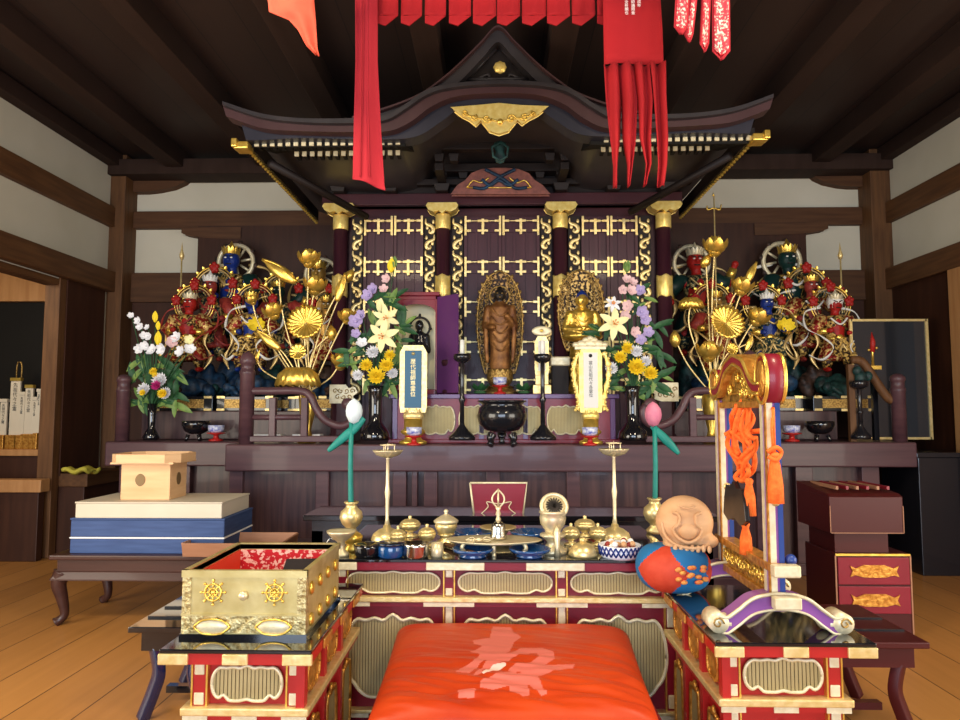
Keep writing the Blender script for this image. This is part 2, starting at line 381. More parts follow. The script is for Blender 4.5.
# side chapel behind the left opening
struct('wall_chapel', MB().box(-6, XL-.12, 7.0, 7.1, 0, 2.9).box(-6, -5.9, 3.8, 7.0, 0, 2.9).box(-6, XL-.12, 3.8, 7.1, 2.9, 3.0), 'deep_shade_wood')
trim(MB().box(-5.9, XL+.04, 6.08, 6.21, .60, .71), 'light_wood')
trim(MB().box(-5.9, XL+.0, 6.12, 6.2, 0, .60), 'panel_wood')
trim(MB().box(-5.9, XL-.15, 6.21, 7.0, .56, .62), 'side_wood')
trim(MB().box(-5.9, XL-.12, 6.93, 7.0, 2.42, 2.85), 'light_wood')
trim(MB().box(XL-.13, XL+.01, 4.0, 6.3, 2.46, 2.52), 'side_wood')
# right: post, dark panels, light post near the frame edge
struct('door_2', MB().box(XR-.03, XR, 5.4, 7.05, 0, 2.53), 'panel_wood')
trim(MB().box(XR-.09, XR, 5.9, 6.1, 0, 2.53), 'light_wood')
trim(MB().box(XR-.08, XR, 4.4, 5.4, 0, 2.53), 'light_wood')
# front (behind the camera): posts and lintel round the open doors
struct('wall_front', MB().box(-6, 6, -5.7, -5.6, 3.1, ZC+.2).box(-6, -5.6, -5.7, -5.6, 0, 3.1).box(2.8, 6, -5.7, -5.6, 0, 3.1), 'panel_wood')

# ================================================================== ALTAR PLATFORM
ZP = 1.06; ZS = 1.31
YC, YW, YS = 5.2, 5.7, 6.12
cl = at(225, 445, YC).x; cr = at(775, 445, YC).x; wl = at(105, 441, YW).x; wr = at(917, 441, YW).x
pf = thing('altar_platform', 'long purple-brown wooden altar platform with panelled front running across the hall', 'altar platform', ((cl+cr)/2, YC, 0))
ox = (cl+cr)/2
def pl(mb, nm, mt, **k): mb.M = Matrix(); mb.v = [(x-ox, y-YC, z) for x, y, z in mb.v]; return mb.build(nm, mt, pf, **k)
pl(MB().box(cl, cr, YC, YB-.3, ZP-.20, ZP), 'top_slab', 'altar_wood', bevel=.012)
pl(MB().box(wl, wr, YW, YB-.3, ZP-.20, ZP-.002), 'wing_slab', 'altar_wood', bevel=.012)
pl(MB().box(wl+.08, wr-.42, YS, YB-.09, ZP, ZS), 'rear_step', 'altar_panel', bevel=.008)
pl(MB().box(cl+.1, cr-.1, YC+.12, YB-.5, .0, ZP-.2), 'front_panel', 'altar_panel')
pl(MB().box(wl+.1, wr-.3, YW+.12, YB-.5, .0, ZP-.2), 'wing_panel', 'altar_panel')
for px in (237, 323, 400, 415, 431, 493, 573, 665, 762):
    x = at(px, 490, YC+.1).x; wd = .05 if px not in (415,) else .02
    pl(MB().box(x-wd, x+wd, YC+.07, YC+.13, 0, ZP-.2), 'stile', 'altar_wood', bevel=.005)
for x in (wl+.1, wl+.55, wr-.42, wr-.95):
    pl(MB().box(x, x+.14, YW+.05, YW+.13, 0, ZP-.2), 'stile', 'altar_wood', bevel=.005)
pl(MB().box(cl+.02, cr-.02, YC+.03, YC+.2, 0, .1), 'plinth', 'altar_wood', bevel=.01)
pl(MB().box(wl+.02, wr-.1, YW+.02, YW+.2, 0, .1), 'plinth', 'altar_wood', bevel=.01)

# balustrades ---------------------------------------------------------
def balustrade(label, p0, postpx, endpx, curl_px, s):
    """s=+1: centre rail runs to the right of the post"""
    b = at(postpx, 440, YC+.1); t = thing('balustrade', label, 'railing', (b.x, YC+.1, ZP))
    MB().lathe([(.055, 0), (.055, .52), (.06, .53), (.06, .55), (.05, .56), (.05, .60), (.062, .61), (.06, .64), (.045, .68), (.0, .71)], 16).build('post', 'altar_wood', t)
    e = at(endpx, 440, YC+.1).x-b.x
    MB().box(min(0, e), max(0, e), -.035, .035, 0.015, .06).build('rail', 'altar_wood', t, bevel=.006)
    MB().tube([(0, 0, .20), (e*.55, 0, .20)], .022, 10).build('rail', 'altar_wood', t)
    def C(pts): return [(at(px, py, YC+.1).x-b.x, 0, at(px, py, YC+.1).z-ZP) for px, py in pts]
    pts = curl_px
    MB().tube(crom(C(pts), 6), .03, 10).build('curled_rail', 'altar_wood', t)
    MB().lathe([(0, -.03), (.045, -.03), (.045, .03), (0, .03)], 14, c=C([pts[-1]])[0], ax=(0, 1, 0)).build('scroll_end', 'altar_wood', t)
    for f in (.25, .55):
        MB().cbox((e*f, 0, .20), (.05, .05, .30)).build('baluster', 'altar_wood', t, bevel=.005)
    return t
Lc = [(246, 391), (270, 391), (300, 391), (310, 396), (316, 408), (325, 420), (340, 426), (352, 421), (355, 410), (348, 404)]
Rc = [(998-x, y) for x, y in Lc]
balustrade('left curled wooden balustrade in front of the gold lotus spray', 0, 246, 352, Lc, 1)
balustrade('right curled wooden balustrade beside the vase with pink and purple flowers', 0, 752, 645, Rc, -1)
def corner_post(label, px, Y=YW+.1):
    b = at(px, 440, Y); t = thing('newel_post', label, 'post', (b.x, Y, ZP))
    MB().lathe([(.055, 0), (.055, .40), (.06, .41), (.06, .43), (.052, .44), (.052, .49), (.06, .50), (.055, .53), (.03, .55), (0, .555)], 16).build('shaft', 'altar_wood', t)
    return t
corner_post('round wooden newel post beside the white orchid vase', 122)
corner_post('round wooden newel post at far right in front of the glass case', 900)
# outer rails of the wings
rl = thing('side_rail', 'curved brown handrail sloping down beside the glass case', 'railing', (at(850, 380, YW+.12).x, YW+.12, ZP))
def rel(o, px, py, Y): p = at(px, py, Y); return (p.x-o.location.x, p.y-o.location.y, p.z-o.location.z)
MB().tube(crom([rel(rl, 851, 360, YW+.12), rel(rl, 862, 362, YW+.12), rel(rl, 875, 380, YW+.12), rel(rl, 888, 398, YW+.12), rel(rl, 899, 402, YW+.12)]), .035, 10).build('curved_rail', 'post_wood', rl)
MB().box(-.02, .03, -.02, .02, 0, .63).build('upright', 'post_wood', rl)

# ================================================================== THE SHRINE
YR = 4.6; YK = 5.95
sx = at(500, 200, YK).x
sh = thing('altar_shrine', 'large dark lacquered altar shrine with curved gabled roof, gilt columns and latticed doors', 'shrine', (sx, YK, ZP))
def SB(mb, nm, mt, par=None, **k):
    """world-coordinate mesh put under the shrine (or under a part of it)"""
    mb.v = [(x-sx, y-YK, z-ZP) for x, y, z in mb.v]; return mb.build(nm, mt, par or sh, **k)
def P2(pts, Y): return [(at(a, b, Y).x, at(a, b, Y).z) for a, b in pts]
def curve2(pts, n=8): return [(v.x, v.y) for v in crom([(a, b, 0) for a, b in pts], n)]
def mirror(pts): return pts+[(996-a, b-(a_fix(a))) for a, b in reversed(pts[:-1])]
def a_fix(a): return (498-a)*2*.0135
def symband(top, bot, Y, y1, nm, mt):
    T = curve2(P2(mirror(top), Y)); B = curve2(P2(mirror(bot), Y))
    return SB(MB().band(T, B, Y, y1), nm, mt)
# main karahafu barge board (purple brown), grey-blue under-board, eave
symband([(222, 103), (260, 116), (300, 121), (350, 122), (385, 119), (405, 108), (428, 93), (455, 84), (498, 80)],
        [(226, 116), (262, 128), (300, 131), (350, 132), (388, 131), (410, 122), (432, 106), (458, 96), (498, 93)], YR-.1, YR+.02, 'barge_board', 'roof_brown')
symband([(240, 119), (262, 127), (300, 130), (350, 131), (390, 130), (413, 121), (435, 105), (460, 95), (498, 92)],
        [(246, 140), (262, 140), (300, 138), (350, 139), (396, 139), (420, 135), (442, 121), (465, 106), (498, 107)], YR-.02, YR+.12, 'under_board', 'roof_blue')
symband([(222, 101), (260, 113), (300, 118), (350, 118), (385, 115), (405, 104), (428, 89), (455, 83), (498, 80)],
        [(223, 105), (260, 117), (300, 122), (350, 123), (385, 120), (405, 109), (428, 94), (455, 87), (498, 84)], YR-.14, YR+2.3, 'lower_roof', 'roof_grey')
# the upper gable
symband([(352, 118), (388, 108), (420, 95), (444, 78), (463, 61), (481, 43), (498, 27)],
        [(354, 121), (392, 115), (424, 104), (452, 88), (470, 71), (484, 56), (498, 42)], YR-.06, YR+.12, 'gable_barge_board', 'roof_grey')
symband([(352, 116), (388, 106), (420, 93), (444, 76), (463, 59), (481, 41), (498, 25)],
        [(352, 118), (388, 108), (420, 95), (444, 78), (463, 61), (481, 43), (498, 27)], YR-.10, YR+2.0, 'upper_roof', 'roof_brown')
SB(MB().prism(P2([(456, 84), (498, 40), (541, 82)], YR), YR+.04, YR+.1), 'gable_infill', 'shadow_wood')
for a, b in (((466, 78), (496, 48)), ((531, 77), (502, 48)), ((466, 78), (531, 77))):
    p = at(*a, YR); q = at(*b, YR); SB(MB().tube([(p.x, YR+.02, p.z), (q.x, YR+.02, q.z)], .012, 6), 'gable_moulding', 'roof_grey')
for s in (-1, 1):
    g = at(499+s*14, 76, YR)
    SB(MB().tube(crom([(g.x+s*.06, YR+.03, g.z-.03), (g.x+s*.03, YR+.02, g.z), (g.x-s*.02, YR+.02, g.z+.02), (g.x-s*.03, YR+.02, g.z-.01), (g.x, YR+.02, g.z-.02)]), .010, 6), 'scroll_carving', 'roof_grey')
c = at(500, 68, YR-.02)
SB(MB().lathe([(0, 0), (.040, 0), (.044, .008), (.038, .016), (.02, .02), (0, .022)], 16, c=(c.x, YR-.02, c.z), ax=(0, -1, 0), rm=lambda t, r, z: 1+.05*cos(8*t)), 'gable_crest', 'bright_gold', label='round gilt crest')
# gilt pendant under the gable
go = P2([(453, 111), (462, 118), (470, 122), (476, 127), (481, 122), (486, 128), (490, 133), (499, 136), (508, 133), (512, 128), (517, 122), (522, 126), (529, 121), (537, 117), (546, 110), (520, 109), (499, 107), (478, 109)], YR)
gp = SB(MB().prism(go, YR-.05, YR-.01), 'gable_pendant', 'bright_gold', bevel=.006, label='gilt carved gable pendant')
m = MB()
for s in (-1, 1):
    for k, (a, b) in enumerate(((487, 122), (474, 121), (465, 117))):
        a = 499+s*(499-a); c = at(a, b, YR); r = .035-.006*k
        m.tube([(c.x+r*.9*(1-j/14)*cos(s*j*.75+k), YR-.055, c.z+r*.9*(1-j/14)*sin(s*j*.75+k)) for j in range(12)], .006, 6)
c = at(500, 125, YR); m.ell((c.x, YR-.06, c.z), (.02, .012, .02))
m.tube([(at(a_, b_, YR).x, YR-.052, at(a_, b_, YR).z) for a_, b_ in ((465, 117), (474, 121), (487, 122), (500, 125), (511, 122), (524, 121), (533, 117))], .006, 6)
SB(m, 'pendant_scrolls', 'gold', par=gp)
gp.children[0].parent = gp
# roof body, soffit, beams
eL, eR = at(247, 148, YR).x, at(752, 140, YR).x; ze = at(300, 148, YR).z
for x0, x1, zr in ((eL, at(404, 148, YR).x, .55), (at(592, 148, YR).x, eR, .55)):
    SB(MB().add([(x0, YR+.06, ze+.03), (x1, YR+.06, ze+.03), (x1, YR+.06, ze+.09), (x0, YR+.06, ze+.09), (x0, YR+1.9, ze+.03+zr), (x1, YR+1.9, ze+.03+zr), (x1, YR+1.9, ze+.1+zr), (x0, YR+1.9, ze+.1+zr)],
       [(0, 1, 2, 3), (7, 6, 5, 4), (0, 4, 5, 1), (3, 2, 6, 7), (0, 3, 7, 4), (1, 5, 6, 2)]), 'soffit', 'deep_shade_wood')
# rafter ends, two rows each side
def rafters(x0, x1, py, Y, sp=7.9):
    k = int(round((x1-x0)/sp))+1
    for i in range(k):
        px = x0+i*(x1-x0)/(k-1); c = at(px, py-(px-300)*.0135+(0 if px < 498 else 0), Y)
        r = SB(MB().box(c.x-.012, c.x+.012, Y, Y+.09, c.z-.012, c.z+.014), 'rafter', 'deep_shade_wood')
        mm = MB().box(c.x-.015, c.x+.015, Y-.012, Y, c.z-.016, c.z+.018)
        mm.v = [(x-sx, y-YK, z-ZP) for x, y, z in mm.v]; mm.build('rafter_cap', 'white_gold', r)
rafters(257, 398, 144, YR+.06); rafters(606, 748, 144.5, YR+.06)
rafters(297, 398, 154.5, YR+.26); rafters(603, 707, 154, YR+.26)
# side eaves with small gilt dots
for s, (a, b), (c, d) in ((-1, (246, 150), (322, 232)), (1, (755, 142), (700, 206))):
    p = at(a, b, YR+.1); q = at(c, d, 6.45)
    q = Vector((p.x, 6.45, p.z))
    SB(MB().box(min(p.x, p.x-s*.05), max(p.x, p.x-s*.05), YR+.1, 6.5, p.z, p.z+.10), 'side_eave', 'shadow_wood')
    mm = MB()
    for i in range(34):
        y = YR+.14+i*.055; mm.cbox((p.x-s*.02, y, p.z-.006), (.022, .022, .016))
    SB(mm, 'side_rafter_caps', 'gold', kind='stuff')
    t = at(a+s*4, b-4, YR+.02)
    SB(MB().cbox((t.x, YR+.05, t.z), (.10, .12, .05)).cbox((t.x+s*.04, YR+.02, t.z+.01), (.04, .10, .06)), 'corner_cap', 'gold', bevel=.008)
    mm = MB()
    p2 = at(a-s*35, b, YR+.3)
    mm.tube([(p.x-s*.1, YR+.3, p.z-.02), (p.x-s*.65, YK-.2, p.z-.18)], .03, 6)
    SB(mm, 'corner_rafter', 'shadow_wood')
# frieze beams and bracket sets
zc = at(443, 207, YK).z
zt = at(443, 207, YK).z; zf = at(443, 215, YK).z
colx = [at(px, 207, YK).x for px in (341, 443, 560, 663)]
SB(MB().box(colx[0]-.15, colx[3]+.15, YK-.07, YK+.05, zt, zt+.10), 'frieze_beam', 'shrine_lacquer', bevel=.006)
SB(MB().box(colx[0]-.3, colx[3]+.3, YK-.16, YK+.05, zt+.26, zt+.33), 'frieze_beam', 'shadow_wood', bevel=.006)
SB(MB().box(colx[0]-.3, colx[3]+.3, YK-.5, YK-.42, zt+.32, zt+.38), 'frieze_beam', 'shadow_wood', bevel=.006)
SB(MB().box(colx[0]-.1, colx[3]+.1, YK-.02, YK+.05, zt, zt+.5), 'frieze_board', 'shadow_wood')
for i, x in enumerate(colx+[(colx[0]+colx[1])/2, (colx[2]+colx[3])/2]):
    mm = MB().frustum(x-.05, x+.05, YK-.14, YK-.02, zt+.10, zt+.16, -.02, -.02)
    mm.box(x-.22, x+.22, YK-.12, YK-.05, zt+.16, zt+.21)
    for d in (-.18, 0, .18): mm.frustum(x+d-.03, x+d+.03, YK-.13, YK-.04, zt+.21, zt+.26, -.012, -.012)
    mm.box(x-.035, x+.035, YK-.45, YK-.1, zt+.17, zt+.23)
    for d in (-.12, 0, .12): mm.frustum(x+d-.03, x+d+.03, YK-.46, YK-.38, zt+.24, zt+.30, -.012, -.012)
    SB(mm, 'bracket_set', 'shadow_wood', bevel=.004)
# frog-leg strut with painted carving over the middle bay
fz = [(453, 193), (458, 186), (466, 181), (472, 174), (482, 170), (494, 169), (506, 169), (518, 170), (528, 174), (534, 181), (542, 186), (548, 193)]
yf = YK-.22
SB(MB().prism(P2(fz, yf), yf, yf+.06), 'frog_leg_strut', 'frog_carving', bevel=.01)
mm = MB()
for pts in ([(473, 188), (484, 189), (493, 183), (501, 177), (515, 170)], [(485, 170), (499, 177), (508, 183), (516, 189), (527, 188)], [(482, 180), (490, 186), (499, 181), (509, 186), (518, 180)]):
    P = [at(a, b, yf) for a, b in pts]; mm.tube(crom([(p.x, yf-.015, p.z) for p in P], 5), .014, 6)
SB(mm, 'blue_carving', 'stone_blue', label='blue painted scroll carving')
mm = MB()
for s in (-1, 1):
    P = [at(499+s*a, b, yf) for a, b in ((32, 188), (26, 181), (18, 183), (10, 178))]; mm.tube(crom([(p.x, yf-.012, p.z) for p in P], 5), .006, 5)
mm.tube([(at(467, 188, yf).x, yf-.01, at(467, 188, yf).z), (at(531, 188, yf).x, yf-.01, at(531, 188, yf).z)], .006, 5)
SB(mm, 'gilt_tendril', 'gold')
c = at(500, 152, YR+.5)
mm = MB().lathe([(0, -.09), (.03, -.08), (.045, -.04), (.03, 0), (.05, .04), (.045, .07), (0, .09)], 10, c=(c.x, YR+.5, c.z), sy=.4)
for s in (-1, 1): mm.tube([(c.x, YR+.46, c.z+.06), (c.x+s*.06, YR+.46, c.z+.02), (c.x+s*.05, YR+.46, c.z-.05), (c.x, YR+.46, c.z-.08)], .01, 6)
SB(mm, 'green_carving', 'stone_teal', label='small green painted carving')
# columns with gilt capital and collar
for i, x in enumerate(colx):
    r = .06; z0 = ZP; cf = (340, 443, 560, 663)[i]
    co = SB(MB().lathe([(r*1.2, z0), (r*1.2, z0+.05), (r, z0+.06), (r, zt)], 20, c=(x, YK, 0)), 'column', 'shrine_door')
    def sub(mb, nm, mt):
        mb.v = [(a-sx, b-YK, c-ZP) for a, b, c in mb.v]; return mb.build(nm, mt, co, bevel=.003)
    zc0, zc1 = zt-.070, zt+.005; sub(MB().prism([(x-.12, zc1), (x-.135, (zc0+zc1)/2+.015), (x-.115, zc0+.02), (x-.07, zc0), (x-.03, zc0+.012), (x, zc0-.012), (x+.03, zc0+.012), (x+.07, zc0), (x+.115, zc0+.02), (x+.135, (zc0+zc1)/2+.015), (x+.12, zc1)], YK-.11, YK+.04), 'capital', 'bright_gold')
    sub(MB().lathe([(r+.004, zf-.13), (r+.006, zf-.12), (r+.006, zf-.01), (r+.004, zf)], 20, c=(x, YK, 0), rm=lambda t, rr, z: 1), 'upper_collar', 'bright_gold')
    za, zbb = at(cf, 276, YK).z, at(cf, 297, YK).z
    sub(MB().lathe([(r+.004, zbb), (r+.008, zbb+.01), (r+.008, za-.01), (r+.004, za)], 20, c=(x, YK, 0), zm=lambda t, rr, z: (.012*cos(4*t) if z > (za+zbb)/2 else -.012*cos(4*t))), 'collar', 'bright_gold')
# doors, filigree strips and lattice fittings
def filigree(par_mb, x, z0, z1, w, y):
    n = max(2, int((z1-z0)/.13)); h = (z1-z0)/n
    for i in range(n):
        s = 1 if i % 2 else -1; c = z0+h*(i+.5)
        P = [(x-s*w*.40, y, c+h*.5), (x-s*w*.38, y, c+h*.2), (x+s*w*.1, y, c+h*.05), (x+s*w*.33, y, c-h*.15), (x+s*w*.22, y, c-h*.38), (x-s*w*.05, y, c-h*.34), (x-s*w*.02, y, c-h*.18)]
        par_mb.tube(crom(P, 4), [.005+.015*sin(pi*k/24) for k in range(25)], 5, flat=.3)
        par_mb.ell((x-s*w*.25, y, c-h*.05), (w*.16, .006, h*.16), seg=8, rings=5)
        par_mb.ell((x+s*w*.32, y, c+h*.30), (w*.13, .006, h*.14), seg=8, rings=5)
ztop = at(443, 217, YK).z
for (p0, p1) in ((351, 362), (424, 435), (452, 463), (541, 552), (569, 581), (640, 652)):
    x0, x1 = at(p0, 300, YK-.02).x, at(p1, 300, YK-.02).x
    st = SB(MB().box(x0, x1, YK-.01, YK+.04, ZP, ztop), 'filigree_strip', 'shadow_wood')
    mm = MB(); filigree(mm, (x0+x1)/2, ZP+.25, ztop-.02, (x1-x0)*.95, YK-.018)
    mm.v = [(a-sx, b-YK, c-ZP) for a, b, c in mm.v]; mm.build('gilt_filigree', 'pale_gold', st)
rows = [226, 267, 307, 347, 385]
for (p0, p1) in ((363, 423), (464, 540), (582, 639)):
    xa, xb = at(p0, 300, YK).x, at(p1, 300, YK).x; xm = (xa+xb)/2
    for (x0, x1) in ((xa, xm-.002), (xm+.002, xb)):
        wd = x1-x0
        mm = MB().box(x0, x1, YK+.02, YK+.05, ZP, ztop)
        mm.box(x0, x0+.025, YK+.0, YK+.02, ZP, ztop).box(x1-.025, x1, YK+.0, YK+.02, ZP, ztop)
        for k in (.33, .66): mm.box(x0+wd*k-.01, x0+wd*k+.01, YK+.01, YK+.02, ZP, ztop)
        for py in rows:
            z = at(p0, py, YK).z; mm.box(x0, x1, YK+.005, YK+.02, z-.055, z-.03).box(x0, x1, YK+.005, YK+.02, z+.03, z+.055)
        d = SB(mm, 'door_leaf', 'shrine_door')
        y = YK-.008
        for py in rows:
            fm = MB(); z = at(p0, py, YK).z
            for zz in (z-.043, z+.043):
                fm.box(x0+.012, x0+.06, y, y+.008, zz-.009, zz+.009).box(x1-.06, x1-.012, y, y+.008, zz-.009, zz+.009)
                fm.box(x0+wd*.5-.045, x0+wd*.5+.045, y, y+.008, zz-.009, zz+.009)
            fm.box(x0+.004, x0+.022, y-.004, y+.012, z-.085, z+.085).box(x1-.022, x1-.004, y-.004, y+.012, z-.085, z+.085)
            fm.box(x0+wd*.5-.011, x0+wd*.5+.011, y-.004, y+.008, z-.075, z+.06)
            fm.box(x0+.01, x1-.01, y+.002, y+.008, z+.040, z+.046)
            fm.v = [(a-sx, b-YK, c-ZP) for a, b, c in fm.v]; fm.build('gilt_hinge_fitting', 'pale_gold', d)
# side walls and back of the shrine body
SB(MB().box(colx[0]-.06, colx[0]-.0, YK, YK+1.1, ZP, zt+.3).box(colx[3], colx[3]+.06, YK, YK+1.1, ZP, zt+.3).box(colx[0], colx[3], YK+.08, YK+.11, ZP, zt+.3), 'shrine_body', 'shrine_lacquer')
# ================================================================== LOW FURNITURE ROUND THE FLOOR
def local(t): return lambda px, py, Y: tuple(at(px, py, Y)-t.location)
# --- cartouche panel of vertical reeds in a scalloped frame (XZ plane, front at y=-d)
def cart_edges(w, h, tall):
    def top(u):
        e = (1-abs(u)**8)**.5
        return h*.5*e*(.86+.07*math.exp(-(u/.16)**2)+.05*cos(5*pi*u)*(1-abs(u))+.05*math.exp(-((abs(u)-.78)/.12)**2))
    def bot(u):
        e = (1-abs(u)**(6 if not tall else 3))**.5
        if tall: return -h*.5*e*(.94+.05*math.exp(-((abs(u)-.55)/.2)**2)-.05*math.exp(-((abs(u)-.80)/.05)**2))
        return -h*.5*e*(.93-.30*math.exp(-((abs(u)-.66)/.10)**2)-.10*math.exp(-(u/.12)**2))
    return top, bot
def cartouche(par, M, w, h, tall=False, frame='white_gold', reed='reed', nr=None, name='gilt_panel'):
    top, bot = cart_edges(w, h, tall)
    mb = MB(); mb.M = M; nr = nr or max(12, int(w/.011))
    for i in range(nr):
        u0 = -1+2*(i+.12)/nr; u1 = -1+2*(i+.88)/nr; um = (u0+u1)/2
        mb.box(u0*w/2, u1*w/2, -.005, 0, bot(um), top(um))
    k = 40; us = [-cos(pi*i/k) for i in range(k+1)]
    T = [(u*w/2, top(u)) for u in us]; B = [(u*w/2, bot(u)) for u in us]
    bk = MB(); bk.M = M; bk.band(T, B, -.001, .0, 0)
    mb.v_off = 0
    o0 = len(mb.v); mb.v += bk.v; mb.f += [[i+o0 for i in f] for f in bk.f]; mb.sm += bk.sm; mb.mi += [1]*len(bk.f)
    g = mb.build(name, [reed, 'reed_dark'], par)
    fr = MB(); fr.M = M
    L = [(x, -.006, z) for x, z in T]+[(x, -.006, z) for x, z in reversed(B)]+[(T[0][0], -.006, T[0][1])]
    fr.tube(L, max(.004, min(.007, h*.05)), 6, cap=False); fr.build('scalloped_frame', frame, g)
    return g
def lacquer_desk(name, label, cat, x0, x1, y0, y1, ztop, ncol, nside, tiers, lit='maroon', side_in=1, topmat='black_lacquer', ov=.035, frontcaps=3, ext=(0, 0)):
    if lit == 'red': lit = 'bright_red_lacquer'
    cx, cy = (x0+x1)/2, (y0+y1)/2; W = (x1-x0)/2; D = (y1-y0)/2
    t = thing(name, label, cat, (cx, cy, 0))
    tx0, tx1 = -W-ov-ext[0], W+ov+ext[1]; MB().box(tx0, tx1, -D-ov, D+ov, ztop-.012, ztop).build('desk_top', topmat, t, bevel=.003)
    MB().box(tx0+.004, tx1-.004, -D-ov+.004, D+ov-.004, ztop-.042, ztop-.012).build('top_edge', 'bright_red_lacquer' if lit != 'maroon' else 'maroon', t)
    MB().box(-W+.01, W-.01, -D+.01, D-.01, .03, ztop-.04).build('carcass', lit, t)
    # corner and middle metal caps of the edge band
    for i in range(frontcaps):
        f = i/(frontcaps-1); cw = (.042 if f in (0, 1) else .036) if frontcaps == 3 else (.060 if f in (0, 1) else .115)
        x = tx0+cw-.002+f*(tx1-tx0-2*cw+.004)
        MB().box(x-cw, x+cw, -D-ov-.003, -D-ov+.01, ztop-.042, ztop-.012).build('edge_fitting', 'pale_gold' if frontcaps == 3 else 'white_gold', t, bevel=.003)
    for f in (-.55, .1, .7):
        for s in (-1, 1):
            MB().box((tx0, 0, tx1)[s+1]-.004, (tx0, 0, tx1)[s+1]+.004, f*D-.05, f*D+.05, ztop-.042, ztop-.012).build('edge_fitting', 'orange_gold', t, bevel=.003)
    zz = ztop-.042
    posts = [-W+2*W*i/ncol for i in range(ncol+1)]
    for (za, zb_, kind) in tiers:        # (top, bottom, 'panel'|'tall'|'rail')
        if kind == 'rail':
            MB().box(-W-.026, W+.026, -D-.026, D+.026, zb_+.016, za).build('rail', 'gold' if topmat == 'x' else 'pale_gold', t, bevel=.004)
            MB().box(-W-.018, W+.018, -D-.018, D+.018, zb_, zb_+.016).build('under_rail', 'bright_red_lacquer' if lit != 'maroon' else 'maroon', t)
            for f in ((-.9, 0, .9) if ncol == 1 else (-.95, -.333, .333, .95)):
                fw = .035 if ncol == 1 else .10; MB().box(f*W-fw, f*W+fw, -D-.022, -D-.017, zb_, zb_+.016).build('rail_fitting', 'white_gold', t)
            continue
        h = za-zb_
        for i, x in enumerate(posts):
            xx = min(max(x, -W+.02), W-.02)
            MB().box(xx-.018, xx+.018, -D-.006, -D+.02, zb_, za).build('post', 'bright_red_lacquer' if lit != 'maroon' else lit, t)
            for a, b in ((.70, .98), (.02, .30)) if kind == 'panel' else ((.80, .99), (.02, .15)):
                MB().box(xx-.014, xx+.014, -D-.010, -D-.004, zb_+h*a, zb_+h*b).build('post_fitting', 'white_gold', t, bevel=.003)
            for s in (-1, 1): MB().box(xx+s*.021-.0025, xx+s*.021+.0025, -D-.008, -D+.01, zb_, za).build('gilt_beading', 'gold', t)
        for i in range(ncol):
            a, b = posts[i], posts[i+1]; w = (b-a)-(.075 if ncol > 1 else .11)
            cartouche(t, Matrix.Translation(((a+b)/2, -D+.002, (za+zb_)/2)), w, h*.84, kind == 'tall')
        # inner long side
        for i in range(nside):
            a = -D+2*D*i/nside; b = -D+2*D*(i+1)/nside; X = side_in*W
            M = Matrix.Translation((X-side_in*.002, (a+b)/2, (za+zb_)/2)) @ Matrix.Rotation(side_in*pi/2, 4, 'Z')
            if side_in: cartouche(t, M, (b-a)-.10, h*.84, kind == 'tall', 'orange_gold', 'orange_gold' if kind == 'panel' else 'reed', name='side_panel')
            if side_in:
                MB().box(X-.012, X+.012, a-.016, a+.016, zb_, za).build('side_post', 'bright_red_lacquer', t)
    MB().box(-W-.04, W+.04, -D-.04, D+.04, .0, .05).build('plinth', 'dark_maroon', t, bevel=.006)
    return t
zd = .64
YD0, YD1 = 2.0, 2.72
YDL, YDR = atz(235, 650, zd).y+.035, atz(795, 643, zd).y+.035
dl0 = atz(158, 650, zd).x; dl1 = atz(312, 650, zd).x; dr0 = atz(716, 643, zd).x; dr1 = atz(876, 643, zd).x
T2 = [(.598, .478, 'panel'), (.478, .440, 'rail'), (.440, .05, 'tall')]
lacquer_desk('side_desk', 'red and gilt side desk with black top under the gilt box', 'desk', dl0+.085, dl1-.035, YDL, YD1, zd, 1, 3, T2, 'red', 1, ext=(.05, 0))
lacquer_desk('side_desk', 'red and gilt side desk with black top under the chime stand', 'desk', dr0+.035, dr1-.09, YDR, YD1, zd, 1, 3, T2, 'red', -1, ext=(0, .055))
za_ = .72; YA0, YA1 = 2.84, 3.62
al0, al1 = at(338, 560, YA0).x, at(674, 560, YA0).x
lacquer_desk('altar_table', 'wide maroon and gilt altar table crowded with brass ritual vessels', 'altar table', al0, al1, YA0, YA1, za_, 3, 2,
             [(.676, .572, 'panel'), (.572, .535, 'rail'), (.535, .14, 'tall'), (.14, .11, 'rail')], 'maroon', 0, frontcaps=4)
# black table behind
yb = 3.86
bt = thing('lacquer_table', 'long low black lacquer table standing behind the altar table', 'table', ((at(303, 515, yb).x+at(722, 515, yb).x)/2, yb+.2, 0))
bw = (at(722, 515, yb).x-at(303, 515, yb).x)/2; bz = at(480, 516, yb).z
MB().box(-bw, bw, -.2, .2, bz-.03, bz).build('table_top', 'black_lacquer', bt, bevel=.004)
MB().box(-bw+.04, bw-.04, -.16, .16, .10, bz-.03).build('apron', 'black_satin', bt)
for x in (-1, 1):
    for y in (-1, 1): MB().frustum(x*(bw-.07)-.03, x*(bw-.07)+.03, y*.13-.03, y*.13+.03, 0, bz-.09, .0, .0).build('leg', 'black_satin', bt)
